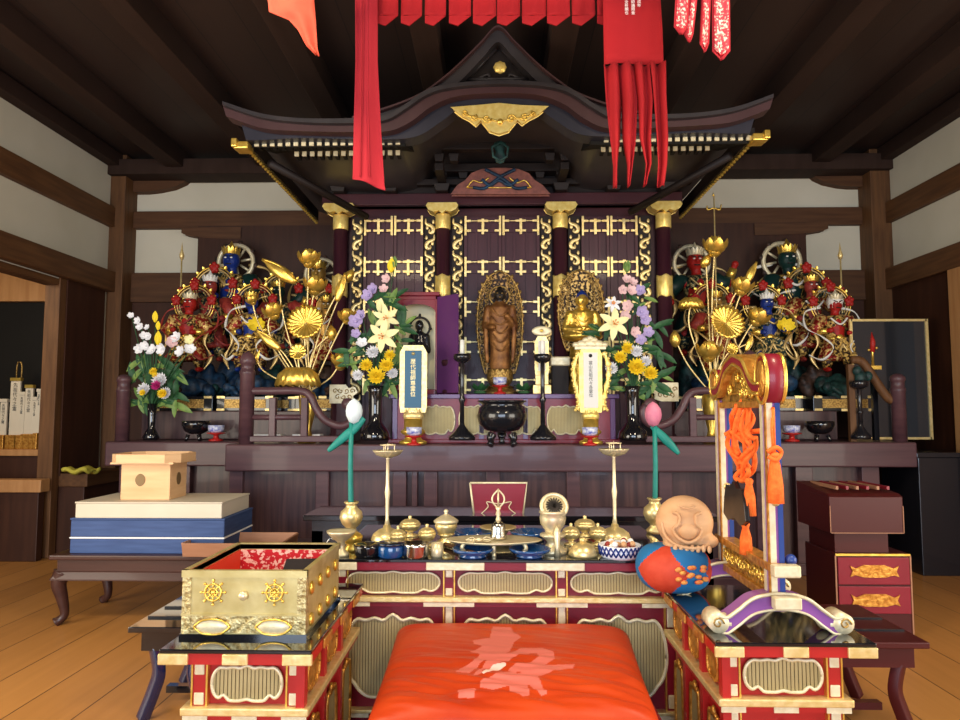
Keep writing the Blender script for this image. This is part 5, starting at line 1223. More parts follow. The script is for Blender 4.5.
# ================================================================== GUARDIAN STATUES
def guardian(label, px, pyh, pyf, Y, face, arm, halo, pose=0, weapon=None, crown='gold', robe='paint_red', pedw=None, wide=1.0, hair=None):
    B = Px('guardian_statue', label, 'statue', px, pyf+22, Y, ZS); t = B.t; k = B.k
    zf = max(.16, B.P(px, pyf).z); zh = B.P(px, pyh).z; H = (zh-zf)/.86      # full figure height
    u = H*wide*.92; rnd = random.Random(int(px*3+pyh))
    # pedestal
    pw = (pedw or 46)*k/2; ph = min(zf-.06, .13)
    MB().box(-pw, pw, -.12, .11, 0, ph).build('pedestal', 'black_satin', t, bevel=.004)
    pd = t.children[-1] if t.children else None
    MB().box(-pw*.72, pw*.72, -.126, -.12, ph*.2, ph*.8).build('gilt_panel', 'old_gold', t)
    for s in (-1, 0, 1):
        for z in (.008, ph-.008): MB().box(s*pw*.85-.035, s*pw*.85+.035, -.128, -.118, z-.010, z+.012).build('pedestal_fitting', 'pale_gold', t)
    m = MB()
    for i in range(13):
        a = rnd.uniform(0, 2*pi); r = rnd.uniform(0, pw*.75); hgt = (zf-ph)
        m.ell((r*cos(a), r*sin(a)*.4-.01, ph+hgt*rnd.uniform(.15, .55)), (rnd.uniform(.05, .10), .07, max(.04, hgt*rnd.uniform(.3, .5))), (rnd.uniform(-.5, .5), rnd.uniform(-.5, .5), 0), seg=8, rings=6)
    m.build('rock_base', rnd.choice(['stone_teal', 'stone_blue', 'stone_brown']), t, remesh=.014)
    m = MB(); a = rnd.choice([-1, 1])*pw*.4       # trampled imp
    m.ell((a, -.09, ph+.06), (.10, .05, .045)).ell((a*1.5, -.15, ph+.08), (.04, .04, .045)).limb((a, -.15, ph+.07), (a*.5, -.18, ph+.02), .025, .018)
    m.build('crouching_imp', rnd.choice(['stone_blue', 'stone_teal', 'stone_brown']), t, remesh=.010)
    sgn = 1 if pose % 2 == 0 else -1
    ch = Vector((sgn*.02*u, -.01, zh-u*.235)); hip = Vector((0, 0, zf+(zh-u*.235-zf)*.60)); hd = Vector((0, -.02*u, zh))
    shL = ch+Vector((-.15*u, 0, .05*u)); shR = ch+Vector((.15*u, 0, .05*u))
    if pose < 2: eL, hL = shL+Vector((-.13*u, -.03*u, -.06*u)), shL+Vector((-.17*u, -.08*u, .14*u)); eR, hR = shR+Vector((.11*u, -.02*u, -.14*u)), shR+Vector((.02*u, -.13*u, -.19*u))
    elif pose < 4: eL, hL = shL+Vector((-.10*u, 0, -.15*u)), shL+Vector((.04*u, -.14*u, -.17*u)); eR, hR = shR+Vector((.10*u, 0, -.15*u)), shR+Vector((-.04*u, -.14*u, -.14*u))
    else: eL, hL = shL+Vector((-.12*u, 0, -.10*u)), shL+Vector((-.13*u, -.12*u, -.22*u)); eR, hR = shR+Vector((.13*u, 0, -.03*u)), shR+Vector((.19*u, -.05*u, .15*u))
    if sgn < 0: eL, hL, eR, hR = [Vector((-q.x+2*ch.x, q.y, q.z)) for q in (eR, hR, eL, hL)]
    hk = (hip.z-zf)*.52; kL, fL = Vector((-.12*u, -.05*u, zf+hk)), Vector((-.13*u, 0, zf+.04*u)); kR, fR = Vector((.12*u, -.05*u, zf+hk)), Vector((.14*u, 0, zf+.04*u))
    m = MB()
    m.limb(hip, ch, .095*u, .12*u); m.limb(ch, hd, .05*u, .045*u)
    for a_, b_, c_ in ((shL, eL, hL), (shR, eR, hR)): m.limb(ch, a_, .08*u, .055*u); m.limb(a_, b_, .052*u, .04*u); m.limb(b_, c_, .038*u, .026*u); m.ell(c_, .034*u)
    for a_, b_ in ((kL, fL), (kR, fR)): m.limb(hip, a_, .085*u, .06*u); m.limb(a_, b_, .058*u, .038*u); m.ell(b_+Vector((0, -.045*u, -.015*u)), (.035*u, .075*u, .028*u))
    m.ell(hd, (.078*u, .078*u, .094*u)); m.ell(hd+Vector((0, -.078*u, -.008*u)), (.015*u, .02*u, .02*u))
    for s in (-1, 1): m.ell(hd+Vector((s*.068*u, 0, -.005*u)), (.012*u, .018*u, .028*u))
    m.build('body', face, t, remesh=.009)
    f = MB()
    for s in (-1, 1): f.ell(hd+Vector((s*.028*u, -.074*u, .014*u)), (.013*u, .006*u, .007*u), seg=8, rings=5)
    f.build('eyes', 'paint_white', t)
    f = MB()
    for s in (-1, 1): f.tube([hd+Vector((s*.008*u, -.079*u, .026*u)), hd+Vector((s*.05*u, -.068*u, .042*u))], .006*u, 5)
    f.tube([hd+Vector((-.024*u, -.072*u, -.045*u)), hd+Vector((.024*u, -.072*u, -.045*u))], .007*u, 5); f.build('brows_and_mouth', 'ink', t)
    # armour, skirt, belt, sleeves, scarf, boots
    m = MB().lathe([(.115*u, -.17*u), (.125*u, -.05*u), (.14*u, .04*u), (.115*u, .09*u), (.06*u, .105*u)], 20, c=ch, sy=.78)
    m.ell(ch+Vector((-.055*u, -.095*u, 0)), (.045*u, .02*u, .045*u)).ell(ch+Vector((.055*u, -.095*u, 0)), (.045*u, .02*u, .045*u)); m.build('breastplate', arm, t)
    MB().ell(hip+Vector((0, -.10*u, .06*u)), (.045*u, .02*u, .04*u)).tube([hip+Vector((.125*u*cos(a), .10*u*sin(a), .05*u)) for a in [2*pi*i/20 for i in range(21)]], .022*u, 6).build('belt', 'gold', t)
    m = MB().lathe([(.12*u, .05*u), (.17*u, -.06*u), (.20*u, -.17*u), (.21*u, -.22*u), (.18*u, -.20*u)], 40, c=hip, sy=.7, rm=lambda th, r_, z: 1+.07*sin(9*th)*(.05*u-z)/(.2*u), close=False); m.build('skirt', robe, t)
    m = MB()
    for s in (-1, 1): m.petal(hip+Vector((s*.05*u, -.13*u, .05*u)), (s*.2, -.25, -1), (0, -1, 0), .24*u, .13*u, .1, tip=.7)
    m.petal(hip+Vector((0, -.13*u, .05*u)), (0, -.25, -1), (0, -1, 0), .3*u, .10*u, .1, tip=.7); m.build('skirt_plates', arm, t)
    for a_, b_ in ((shL, eL), (shR, eR)):
        m = MB().tube([a_+Vector((0, 0, .02*u)), a_.lerp(b_, .5), b_], [.075*u, .07*u, .085*u], 12); m.ell(a_, (.085*u, .07*u, .06*u)); m.build('sleeve', robe, t)
    for b_, c_ in ((eL, hL), (eR, hR)): MB().tube([b_.lerp(c_, .25), b_.lerp(c_, .8)], [.045*u, .036*u], 10).build('bracer', 'gold', t)
    for a_, b_ in ((kL, fL), (kR, fR)): MB().tube([a_.lerp(b_, .1), a_.lerp(b_, .5), a_.lerp(b_, .9)], [.066*u, .062*u, .046*u], 10).build('greave', arm, t)
    m = MB()
    for s, hh in ((-1, hL), (1, hR)):
        P = crom([ch+Vector((s*.08*u, .10*u, .12*u)), ch+Vector((s*.26*u, .04*u, .02*u)), ch+Vector((s*.22*u, -.05*u, -.22*u)), ch+Vector((s*.30*u, -.04*u, -.40*u)), ch+Vector((s*.24*u, -.08*u, -.55*u))], 5)
        m.tube(P, [.020*u+.012*u*sin(i*.9) for i in range(len(P))], 6, flat=.5)
        P = crom([hip+Vector((s*.12*u, -.08*u, .02*u)), hip+Vector((s*.06*u, -.17*u, -.12*u)), hip+Vector((s*.0*u, -.16*u, -.02*u))], 5); m.tube(P, .014*u, 6)
    m.build('scarf', 'flame_ring', t)
    m = MB()
    for s in (-1, 1):
        P = crom([ch+Vector((s*.10*u, .12*u, .22*u)), ch+Vector((s*.30*u, .10*u, .16*u)), ch+Vector((s*.33*u, .02*u, -.04*u)), ch+Vector((s*.20*u, -.10*u, -.16*u)), ch+Vector((s*.10*u, -.17*u, -.30*u)), ch+Vector((s*.22*u, -.15*u, -.44*u)), ch+Vector((s*.34*u, -.06*u, -.38*u))], 6)
        m.tube(P, [.012*u+.006*u*sin(i*.7) for i in range(len(P))], 6, flat=.6)
    m.tube(crom([ch+Vector((-.10*u, -.12*u, .06*u)), ch+Vector((0, -.15*u, -.02*u)), ch+Vector((.10*u, -.12*u, .06*u))], 6), .011*u, 6)
    m.build('celestial_ribbon', ('paint_darkred', 'flame_ring', 'paint_white', 'flame_ring')[int(px) % 4], t)
    # crown and hair
    if hair: MB().lathe([(.075*u, -.06*u), (.092*u, .02*u), (.08*u, .07*u), (.03*u, .12*u), (0, .15*u)], 16, c=hd+Vector((0, .015*u, .02*u)), rm=lambda th, r_, z: 1+.12*sin(7*th+z*40)).build('hair', hair, t)
    m = MB().lathe([(.074*u, .055*u), (.078*u, .07*u), (.055*u, .10*u), (.045*u, .125*u), (.02*u, .15*u), (.0, .19*u)], 14, c=hd)
    for i in range(7):
        a = -pi*.95+pi*.9*i/6; m.petal(hd+Vector((.074*u*cos(a), .074*u*sin(a), .055*u)), (cos(a)*.35, sin(a)*.35, 1), (-cos(a), -sin(a), 0), .07*u, .035*u, .1)
    m.build('crown', crown, t)
    # halo
    hc = hd+Vector((0, .12*u, .01*u))
    if halo == 'wheel':
        R = .165*u; m = MB().tube(ring(R, c=hc, n=36), .022*u, 8, cap=False)
        for i in range(8): a = i*pi/4+.2; m.tube([hc+Vector((.05*u*cos(a), 0, .05*u*sin(a))), hc+Vector((R*cos(a), 0, R*sin(a)))], .012*u, 6)
        m.build('wheel_halo', 'white_gold', t)
        m = MB()
        for i in range(8): a = i*pi/4+.2+pi/8; m.ell(hc+Vector((R*1.13*cos(a), 0, R*1.13*sin(a))), (.028*u, .02*u, .028*u), seg=8, rings=6)
        m.tube(ring(R*1.13, c=hc, n=36), .006*u, 5, cap=False); m.build('halo_knobs', 'stone_brown', t)
    else:
        for R, mt in ((.21*u, 'flame_ring'), (.18*u, 'armour_green'), (.24*u, 'gold')): MB().tube(ring(R, c=hc, n=36), .0085*u, 6, cap=False).build('halo_ring', mt, t)
        for a in (pi/2, pi*.06, pi*.94):
            c_ = hc+Vector((.22*u*cos(a), -.02*u, .22*u*sin(a)+(0))); m = MB()
            for dx, dz, r in ((0, 0, .05), (-.03, .02, .03), (.03, .025, .03), (0, .05, .028), (-.02, -.03, .028), (.025, -.025, .028)): m.ell(c_+Vector((dx*u, 0, dz*u)), (r*u, .025*u, r*u), seg=8, rings=6)
            m.build('flame_ornament', 'paint_red', t)
        m = MB()
        for i in range(10): a = pi*i/9; m.petal(hc+Vector((.235*u*cos(a), .01, .235*u*sin(a))), (cos(a)-.25, 0, sin(a)+.3), (0, -1, 0), .05*u, .035*u, .1)
        m.tube([hc+Vector((.237*u*cos(pi*i/18), .01, .237*u*sin(pi*i/18))) for i in range(19)], .006*u, 5)
        m.build('halo_flames', 'gold', t)
    if weapon == 'spear':
        h_ = hL if hL.z > hR.z else hR; h_ = hL if pose >= 4 and sgn < 0 else h_
        MB().tube([Vector((h_.x, h_.y, zf+.02)), Vector((h_.x, h_.y, zh+.30*u))], .009*u, 8).lathe([(.02*u, 0), (.03*u, .04*u), (.012*u, .1*u), (0, .2*u)], 8, c=(h_.x, h_.y, zh+.30*u)).build('spear', 'pale_gold', t)
    elif weapon == 'sword':
        h_ = hR if hR.z > hL.z else hL; d = Vector((.35*(1 if h_.x > 0 else -1), -.2, 1)).normalized()
        MB().tube([h_-d*.06*u, h_+d*.05*u], .012*u, 8).tube([h_+d*.05*u, h_+d*.36*u], [.022*u, .004*u], 6, flat=.4).ell(h_+d*.05*u, (.04*u, .015*u, .012*u)).build('sword', 'gold', t)
    elif weapon == 'flag':
        h_ = hR if hR.x > hL.x else hL
        m = MB()
        for i in range(7): a = i*pi/3.5; m.petal(h_+Vector((0, -.02*u, .02*u)), (cos(a), -.2, .5+.6*sin(a)), (0, -1, 0), .13*u, .075*u, .3)
        m.build('gilt_flower', 'petal_yellow', t)
    return t
G = guardian
ar_, ag, a0 = 'armour_red', 'armour_green', 'armour'
G('red-faced guardian statue with red-tufted halo at the far left of the left group', 188, 304, 372, 6.38, 'paint_red', a0, 'ring', 3, None, 'white_gold', 'armour_red', 60, 1.15)
G('guardian statue with pale leafy crown behind the red-faced one, left group', 208, 287, 362, 6.62, 'paint_darkred', ag, 'ring', 0, 'spear', 'paint_white', 'paint_darkred', 44, 1.1)
G('blue-faced guardian statue with spoked wheel halo, highest of the left group', 229, 261, 355, 6.85, 'paint_blue', a0, 'wheel', 2, None, 'gold', 'paint_green', 50, 1.05)
G('blue-faced guardian statue with gilt breastplate beside the left balustrade post', 250, 303, 372, 6.38, 'paint_blue', a0, 'ring', 2, 'flag', 'gold', 'armour_red', 56, 1.15)
G('dark-bodied guardian statue with red tufts left of the gold lotus flowers', 277, 292, 362, 6.66, 'paint_green', ag, 'ring', 4, 'sword', 'gold', 'paint_darkred', 44, 1.1)
G('guardian statue with wheel halo hidden behind the left gold lotus flowers', 317, 274, 360, 6.80, 'skin_gold', a0, 'wheel', 2, None, 'gold', 'paint_green', 50, 1.05)
G('guardian statue with red tufts below the wheel halo, behind the left lotus leaf', 326, 306, 372, 6.42, 'skin_gold', ar_, 'ring', 3, None, 'gold', 'paint_darkred', 54, 1.1)
G('red-faced guardian statue with gilt dome and wheel halo by the right shrine column', 697, 262, 356, 6.80, 'paint_red', ag, 'wheel', 4, None, 'white_gold', 'paint_green', 50, 1.05)
G('guardian statue in dark red robe behind the right gold lotus stems', 717, 302, 372, 6.40, 'skin_gold', ar_, 'ring', 3, None, 'gold', 'paint_darkred', 54, 1.1)
G('blue-faced guardian statue with red-tufted halo directly behind the chime stand roof', 769, 304, 372, 6.38, 'paint_blue', ag, 'ring', 2, 'flag', 'paint_white', 'armour_green', 56, 1.15)
G('dark-green-faced guardian statue with wheel halo, tallest of the right group', 790, 260, 355, 6.85, 'paint_green', a0, 'wheel', 2, None, 'gold', 'paint_green', 50, 1.1)
G('guardian statue with pale gilt crown between the green-faced and white-haired ones', 814, 287, 362, 6.62, 'paint_darkred', a0, 'ring', 1, 'spear', 'gold', 'armour_red', 44, 1.1)
G('red-faced white-haired guardian statue at the right end of the right group', 838, 305, 372, 6.38, 'paint_red', a0, 'ring', 3, None, 'white_gold', 'armour_red', 62, 1.15, 'paint_white')
# ================================================================== BRASS RITUAL VESSELS ON THE ALTAR TABLE
def AP(name, label, cat, px, pyb, group=None, z=None):
    z = za_ if z is None else z
    Y = atz(px, pyb, z).y; return Px(name, label, cat, px, pyb, Y, z, group)
# lotus stems in vases
for s, lab, px, bx, by, bm, vyb, lp in ((-1, 'round-bellied brass vase under the white lotus bud at the left of the altar', 351, 354, 411, 'bud_white', 537, [(364, 418), (355, 428), (342, 439), (328, 451)]),
                                       (1, 'round-bellied brass vase under the pink lotus bud beside the wooden fish drum', 655, 653, 414, 'bud_pink', 533, [(652, 426), (661, 435), (670, 444), (679, 454)])):
    V = AP('lotus_vase', lab, 'vase', px, vyb)
    d = (vyb-537)
    V.lathe('body', [(8, 537+d), (9, 534+d), (5, 530+d), (5, 528+d), (9, 524+d), (11.5, 518+d), (10.5, 512+d), (6, 508+d), (5, 505+d), (7.5, 503+d), (7, 502+d), (4, 504+d), (0, 505+d)], 'brass', 28)
    S = AP('lotus_ornament', 'painted teal lotus stem with '+('white bud at the left end of the altar' if s < 0 else 'pink bud behind the wooden fish drum'), 'lotus', px, vyb)
    MB().tube([(0, 0, .001), S.P(px, 505+d), S.P(px+s*.5, 465), S.P(px+s*-.5, 422)], [.012, .013, .012, .011], 12).build('stem', 'teal', S.t)
    P = crom([S.P(*lp[0]), S.P(*lp[1]), S.P(*lp[2]), S.P(*lp[3])], 5); n = len(P)
    MB().tube(P, [.012+.016*sin(pi*i/(n-1)*.85)-.011*(i/(n-1)) for i in range(n)], 8, flat=.45).tube([S.P(px, 430), S.P((px+bx)/2+s*-2, 424), S.P(bx+s*-5, 408 if s > 0 else 414)], [.010, .014, .003], 8, flat=.5).build('leaf', 'teal', S.t)
    c = S.P(bx, by); r = 8.5*S.k
    MB().lathe([(.004, -r*1.55), (r*.6, -r*1.25), (r*.95, -r*.5), (r, 0), (r*.9, r*.6), (r*.55, r*1.15), (0, r*1.5)], 20, c=c, rm=lambda t, a, z: 1+.03*cos(3*t)).build('bud', bm, S.t)
# tall brass candle stands
for lab, px, top, pyb in (('tall pale brass candle stand with scalloped pan on the left of the altar', 387, 452, 541), ('tall pale brass candle stand with scalloped pan on the right of the altar', 615, 450, 540)):
    C_ = AP('candle_stand', lab, 'candlestick', px, pyb)
    C_.lathe('foot', [(15, pyb), (16, pyb-2), (14, pyb-7), (9, pyb-11), (4, pyb-13), (3.2, pyb-16)], 'brass', 28)
    C_.lathe('stem', [(3.0, pyb-14), (1.7, pyb-22), (1.9, pyb-40), (2.8, pyb-48), (1.9, pyb-55), (1.5, top+8), (2.4, top+6)], 'pale_brass', 16)
    C_.lathe('scalloped_pan', [(2, top+7), (11, top+4), (14.5, top), (15, top-1), (13, top+1), (0, top+4)], 'pale_brass', 48, rm=lambda t, r_, z: 1+.04*cos(16*t))
    m = MB(); zt_p = C_.P(px, top).z; zz_ = C_.P(px, top-7).z
    for a in (0, 2.1, 4.2): m.tube([(.030*cos(a), .03*sin(a), zt_p-.01), (.030*cos(a), .03*sin(a), zz_)], .0028, 6)
    m.tube(ring(.034, c=(0, 0, zz_), plane='XY', n=24), .0028, 6, cap=False).tube([(0, 0, zt_p-.015), (0, 0, zz_+.01)], [.004, .001], 6).build('ring_support', 'pale_brass', C_.t)
# censer with open lid
B_ = AP('brass_censer', 'brass incense censer with open pierced lid right of the bell tray', 'censer', 553, 553)
B_.lathe('foot', [(14, 553), (14, 549), (8, 546), (6, 542), (9, 538), (13, 536), (13, 534), (7, 533)], 'pale_brass')
B_.lathe('bowl', [(7, 534), (8, 530), (12, 524), (13, 518), (12, 514), (13.5, 513), (13, 511), (0, 512)], 'pale_brass', rm=lambda t, r_, z: 1+.03*cos(12*t))
B_.lathe('pillar', [(3.5, 553), (2.5, 545), (3.5, 530), (1, 524)], 'pale_brass', 14, dx=3, dy=-.06)
c = B_.P(554, 506); MB().tube(ring(.052, c=(0, 0, 0), plane='XY', n=28), .009, 8, cap=False).lathe([(0, .0), (.02, .004), (.05, 0), (.05, -.006), (0, -.012)], 24).build('open_lid', 'pale_brass', B_.t, loc=(c.x, -.0, c.z), rot=(radians(58), 0, 0))
m = MB()
for i in range(9): a = i*.7; m.cbox((0, 0, .005), (.006, .07, .004), (0, 0, a))
m.build('pierced_grille', 'dark_bronze', B_.t, loc=(c.x, -.004, c.z), rot=(radians(58), 0, 0))
# lidded jar
J = AP('lidded_jar', 'brass lidded jar with a knob on a turned foot left of the bell tray', 'jar', 446, 545)
J.lathe('foot', [(9, 545), (9, 541), (6, 539), (6, 536), (9, 534)], 'brass')
J.lathe('bowl', [(6, 535), (9, 532), (11, 527), (11, 523), (0, 523)], 'brass')
J.lathe('lid', [(12, 523), (12.5, 521), (10, 519), (5, 516), (2, 514.5), (1.5, 513), (2.5, 511.5), (1.5, 510), (0, 509.5)], 'pale_brass')
# bell with vajra handle on an oval tray
Tt = AP('vajra_tray', 'flat brass tray with lobed rim on short legs in the centre of the altar', 'tray', 494, 553)
MB().lathe([(0, .052), (.17, .052), (.185, .058), (.19, .054), (.17, .046), (0, .046)], 48, sy=.55, rm=lambda t, r_, z: 1+.05*cos(3*t)*cos(t)).build('tray_top', 'pale_brass', Tt.t)
for x, y in ((-.12, -.05), (.12, -.05), (0, -.07), (0, .07)): MB().tube(crom([(x, y, .05), (x*1.08, y*1.1, .03), (x, y, .012), (x*1.1, y*1.1, 0)], 4), .009, 8).build('leg', 'pale_brass', Tt.t)
Vj = thing('vajra', 'small brass vajra lying across the front of the central brass tray', 'vajra', Tt.t.location+Vector((-.06, -.065, .056)), .2)
m = MB().ell((0, 0, .01), (.014, .012, .010)).tube([(-.05, 0, .01), (.05, 0, .01)], .004, 6)
for s in (-1, 1):
    for a in (0, pi/2, pi, 1.5*pi): m.tube(crom([(s*.014, 0, .01), (s*.03, .012*cos(a), .01+.010*sin(a)), (s*.055, 0, .01)], 4), .0025, 5)
m.build('body', 'pale_brass', Vj)
Bl = thing('vajra_bell', 'silvery brass hand bell with long pointed vajra handle standing on the tray', 'bell', Tt.t.location+Vector((.018, .02, .056)))
kk = Tt.k
MB().lathe([(.036, 0), (.038, .004), (.031, .02), (.029, .045), (.026, .058), (.014, .068), (.008, .07)], 28).build('bell_cup', 'silver', Bl)
MB().lathe([(.009, .068), (.012, .078), (.007, .09), (.012, .10), (.007, .115), (.012, .125), (.008, .13)], 16).build('grip', 'pale_brass', Bl)
m = MB()
for i in range(4): a = i*pi/2; m.tube(crom([(.006*cos(a), .006*sin(a), .128), (.024*cos(a), .024*sin(a), .15), (.022*cos(a), .022*sin(a), .175), (.0, 0, .20)], 5), .004, 6)
m.tube([(0, 0, .128), (0, 0, .205)], [.005, .002], 6); m.build('vajra_prongs', 'pale_brass', Bl)
bs_ = AP('brass_saucer', 'shallow brass saucer behind the hand bell', 'saucer', 498, 538)
MB().lathe([(.03, 0), (.05, .035), (.085, .048), (.085, .052), (.05, .042), (0, .04)], 28).build('dish', 'brass', bs_.t)
# ribbed brass cups on stands
def rcup(lab, px, pyb, r=9, mt='brass'):
    c = AP('ribbed_cup', lab, 'cup', px, pyb, 'ribbed brass cups set out on the altar')
    k = c.k; R = r*k
    MB().lathe([(R*.8, 0), (R*.8, .006), (R*.35, .012), (R*.3, .02), (R*.75, .028), (R, .045), (R*1.02, .058), (R*.96, .058), (R*.8, .04), (0, .038)], 36, rm=lambda t, r_, z: 1+(.05*abs(sin(5*t)) if z > .022 else 0)).build('cup', mt, c.t)
    MB().lathe([(R*.95, .057), (R*.9, .066), (R*.6, .076), (R*.2, .08), (R*.15, .086), (R*.2, .092), (0, .096)], 36, rm=lambda t, r_, z: 1+.05*abs(sin(5*t))).build('cup_lid', mt, c.t)
    return c
rcup('leftmost ribbed brass cup, close to the foot of the left candle stand', 398, 548, 8)
rcup('ribbed brass cup nearest the lidded jar, left cluster', 427, 546, 8.5)
rcup('ribbed brass cup at the back of the left cluster', 410, 536, 10)
rcup('ribbed brass cup nearest the censer, right cluster', 571, 545, 8.5)
rcup('ribbed brass cup at the back of the right cluster', 585, 536, 10)
rcup('ribbed brass cup nearest the right candle stand', 598, 545, 8.5)
b = AP('dome_bell', 'squat domed brass bell with knob in front of the right cups', 'bell', 583, 556)
b.lathe('dome', [(14, 556), (15, 554), (13, 549), (10, 545), (5, 543), (2.5, 542)], 'brass'); b.lathe('knob', [(2.5, 543), (4, 540.5), (3, 538), (0, 537)], 'brass')
c = AP('water_dish', 'pale brass pedestal dish with folded wire handle at the left front corner of the altar', 'dish', 341, 556)
c.lathe('dish', [(8, 556), (8, 553), (3.5, 549), (4, 542), (9, 538), (14, 533), (14.5, 531), (12, 532), (0, 536)], 'pale_brass')
MB().tube([c.P(334, 540), c.P(330, 538), c.P(326, 544), c.P(325, 552)], .003, 6).build('wire_handle', 'silver', c.t)
c = AP('brass_vessel', 'crinkled brass vessel behind the pedestal dish at the left corner', 'vessel', 352, 551)
c.lathe('body', [(7, 551), (8, 548), (5, 545), (9, 541), (10, 536), (7, 533), (0, 533)], 'gold', rm=lambda t, r_, z: 1+.07*cos(6*t))
# lacquer and metal bowls
def pot(name, lab, px, pyb, P, mt, rim=None):
    c = AP(name, lab, 'bowl', px, pyb); c.lathe('body', P, mt, 32)
    if rim: c.lathe('rim', rim, 'black_lacquer', 32)
    return c
pot('lacquer_bowl', 'dark blue-black lacquer bowl at the front, left of the silver bowl', 391, 557, [(11, 557), (13, 555), (13, 547), (12, 545), (14, 544), (14, 542.5), (12, 543.5), (0, 546)], 'blue_lacquer', [(14, 544.5), (14.3, 543), (13.5, 542.3)])
pot('lacquer_bowl', 'low black lacquer bowl behind the brass dish at left front', 368, 556, [(12, 556), (13, 554), (14, 547), (14, 544), (12, 544.5), (0, 547)], 'black_lacquer')
pot('metal_bowl', 'greyish silver bowl between the blue lacquer bowl and the small brass cup', 416, 557, [(12, 557), (13, 555), (13, 546), (14, 543), (13, 543), (11, 546), (0, 547)], 'silver')
pot('small_cup', 'small straight brass cup in front of the lidded jar', 437, 557, [(5, 557), (6, 555), (6, 543), (5.2, 543), (5, 546), (0, 546)], 'pale_brass')
for lab, px, py in (('glossy blue bowl left behind the brass tray', 472, 540), ('glossy blue bowl right behind the brass tray', 531, 540), ('glossy blue bowl under the left end of the brass tray', 473, 557), ('glossy blue bowl under the right end of the brass tray', 530, 557)):
    w = 21; pot('blue_bowl', lab, px, py, [(w*.6, py), (w*.7, py-2), (w*.55, py-3), (w*.95, py-6), (w, py-9), (w*.9, py-9), (w*.5, py-4), (0, py-4)], 'blue_lacquer')
st_ = thing('wooden_striker', 'dark brown wooden striker lying across the table front', 'striker', atz(460, 553, za_))
a, b = atz(445, 547, za_)-st_.location, atz(474, 557, za_)-st_.location
MB().tube([a+Vector((0, 0, .012)), b+Vector((0, 0, .012))], [.009, .011], 10).build('rod', 'post_wood', st_)
# blue checked porcelain tray with beads
tb_ = AP('porcelain_tray', 'round white porcelain tray with blue lattice pattern right of the domed bell', 'tray', 620, 557)
R = 20*tb_.k
MB().lathe([(R*.9, 0), (R*1.0, .01), (R*1.05, .05), (R*1.0, .052), (R*.92, .016), (0, .014)], 40).build('wall', 'blue_check', tb_.t)
m = MB()
for i in range(26):
    a = 2*pi*i/26
    for s in (-1, 1): m.tube([(R*1.01*cos(a), R*1.01*sin(a), .012), (R*1.04*cos(a+s*.12), R*1.04*sin(a+s*.12), .030), (R*1.06*cos(a), R*1.06*sin(a), .048)], .0035, 4)
m.build('blue_lattice', 'paint_blue', tb_.t, label='blue lattice pattern')
rb3 = thing('prayer_beads', 'brown and white prayer beads heaped in the porcelain tray', 'beads', tb_.t.location+Vector((0, 0, .016)))
rnd = random.Random(5); m = MB()
for i in range(24): a = i*.55; r = R*(.35+.45*rnd.random()); m.ell((r*cos(a), r*sin(a), .012+.03*rnd.random()), .013, m=i % 3, seg=8, rings=6)
m.build('bead_string', ['carved_wood', 'white_print', 'paint_darkred'], rb3)

# ================================================================== WOODEN FISH DRUM ON CUSHION
mc_ = Vector((at(673, 560, 2.675).x, 2.675, zd))
cq = thing('drum_cushion', 'round padded cushion of blue and red patches under the wooden fish drum', 'cushion', mc_)
m = MB(); n1, n2 = 120, 48; vs = []; CH = .078
prof = [(sin(pi*j/n2)**.55*.140, .085-.085*cos(pi*j/n2)) for j in range(n2+1)]
m.lathe(prof, n1, rm=lambda t, r_, z: 1-.02*abs(cos(3*t)))
for k, f in enumerate(m.f):
    if len(f) == 4:
        x = sum(m.v[i][0] for i in f)/4; y = sum(m.v[i][1] for i in f)/4; z = sum(m.v[i][2] for i in f)/4
        a = (math.atan2(y, x)+pi*1.02)/(2*pi)*6+1; w_ = a % 2; zz_ = abs(z-.085)/.085
        m.mi[k] = 0 if abs(w_-1) > .25+.62*zz_*.9 else 1
        if m.mi[k] == 1 and zz_ < .45 and abs(w_-1) < .28: m.mi[k] = 1
m.build('padded_cover', ['cloth_red', 'cloth_blue'], cq)
m = MB()
for i in range(16): a = -pi*.42+.38*sin(i*1.7); m.ell((.143*cos(a), .143*sin(a), .085+.026*cos(i*2.3)), (.013, .007, .008), seg=8, rings=5)
m.build('gold_embroidery', 'cloth_gold', cq, label='gold embroidered patch')
mk = thing('wooden_fish_drum', 'large round carved wooden fish drum resting on the patchwork cushion', 'drum', mc_+Vector((.045, 0, .155)), -.12)
m = MB().ell((0, 0, .095), (.105, .088, .098), seg=32, rings=20); m.ell((.07, -.02, .03), (.05, .05, .028)).ell((-.04, -.02, .018), (.045, .05, .02)); m.build('body', 'carved_wood', mk, remesh=.006)
m = MB()
m.tube(crom([(-.050, -.075, .14), (-.030, -.083, .13), (-.032, -.088, .10), (-.050, -.078, .078), (-.035, -.085, .05), (0, -.090, .035), (.035, -.085, .05), (.050, -.078, .078), (.032, -.088, .10), (.030, -.083, .13), (.05, -.075, .14)], 6), .006, 8)
m.tube(crom([(-.088, -.048, .10), (-.075, -.062, .05), (-.03, -.082, .02), (.04, -.082, .015), (.085, -.055, .03)], 6), .006, 8)
m.tube(crom([(-.03, -.075, .165), (0, -.08, .155), (.03, -.075, .165)], 4), .004, 6)
m.ell((0, -.078, .075), (.034, .018, .032)); m.build('carved_relief', 'carved_wood', mk)
m = MB()
for i in range(7): m.ell((-.045+i*.020, -.078, .010+.002*(i % 2)), (.009, .012, .014), seg=8, rings=6)
m.build('carved_scales', 'carved_wood', mk)

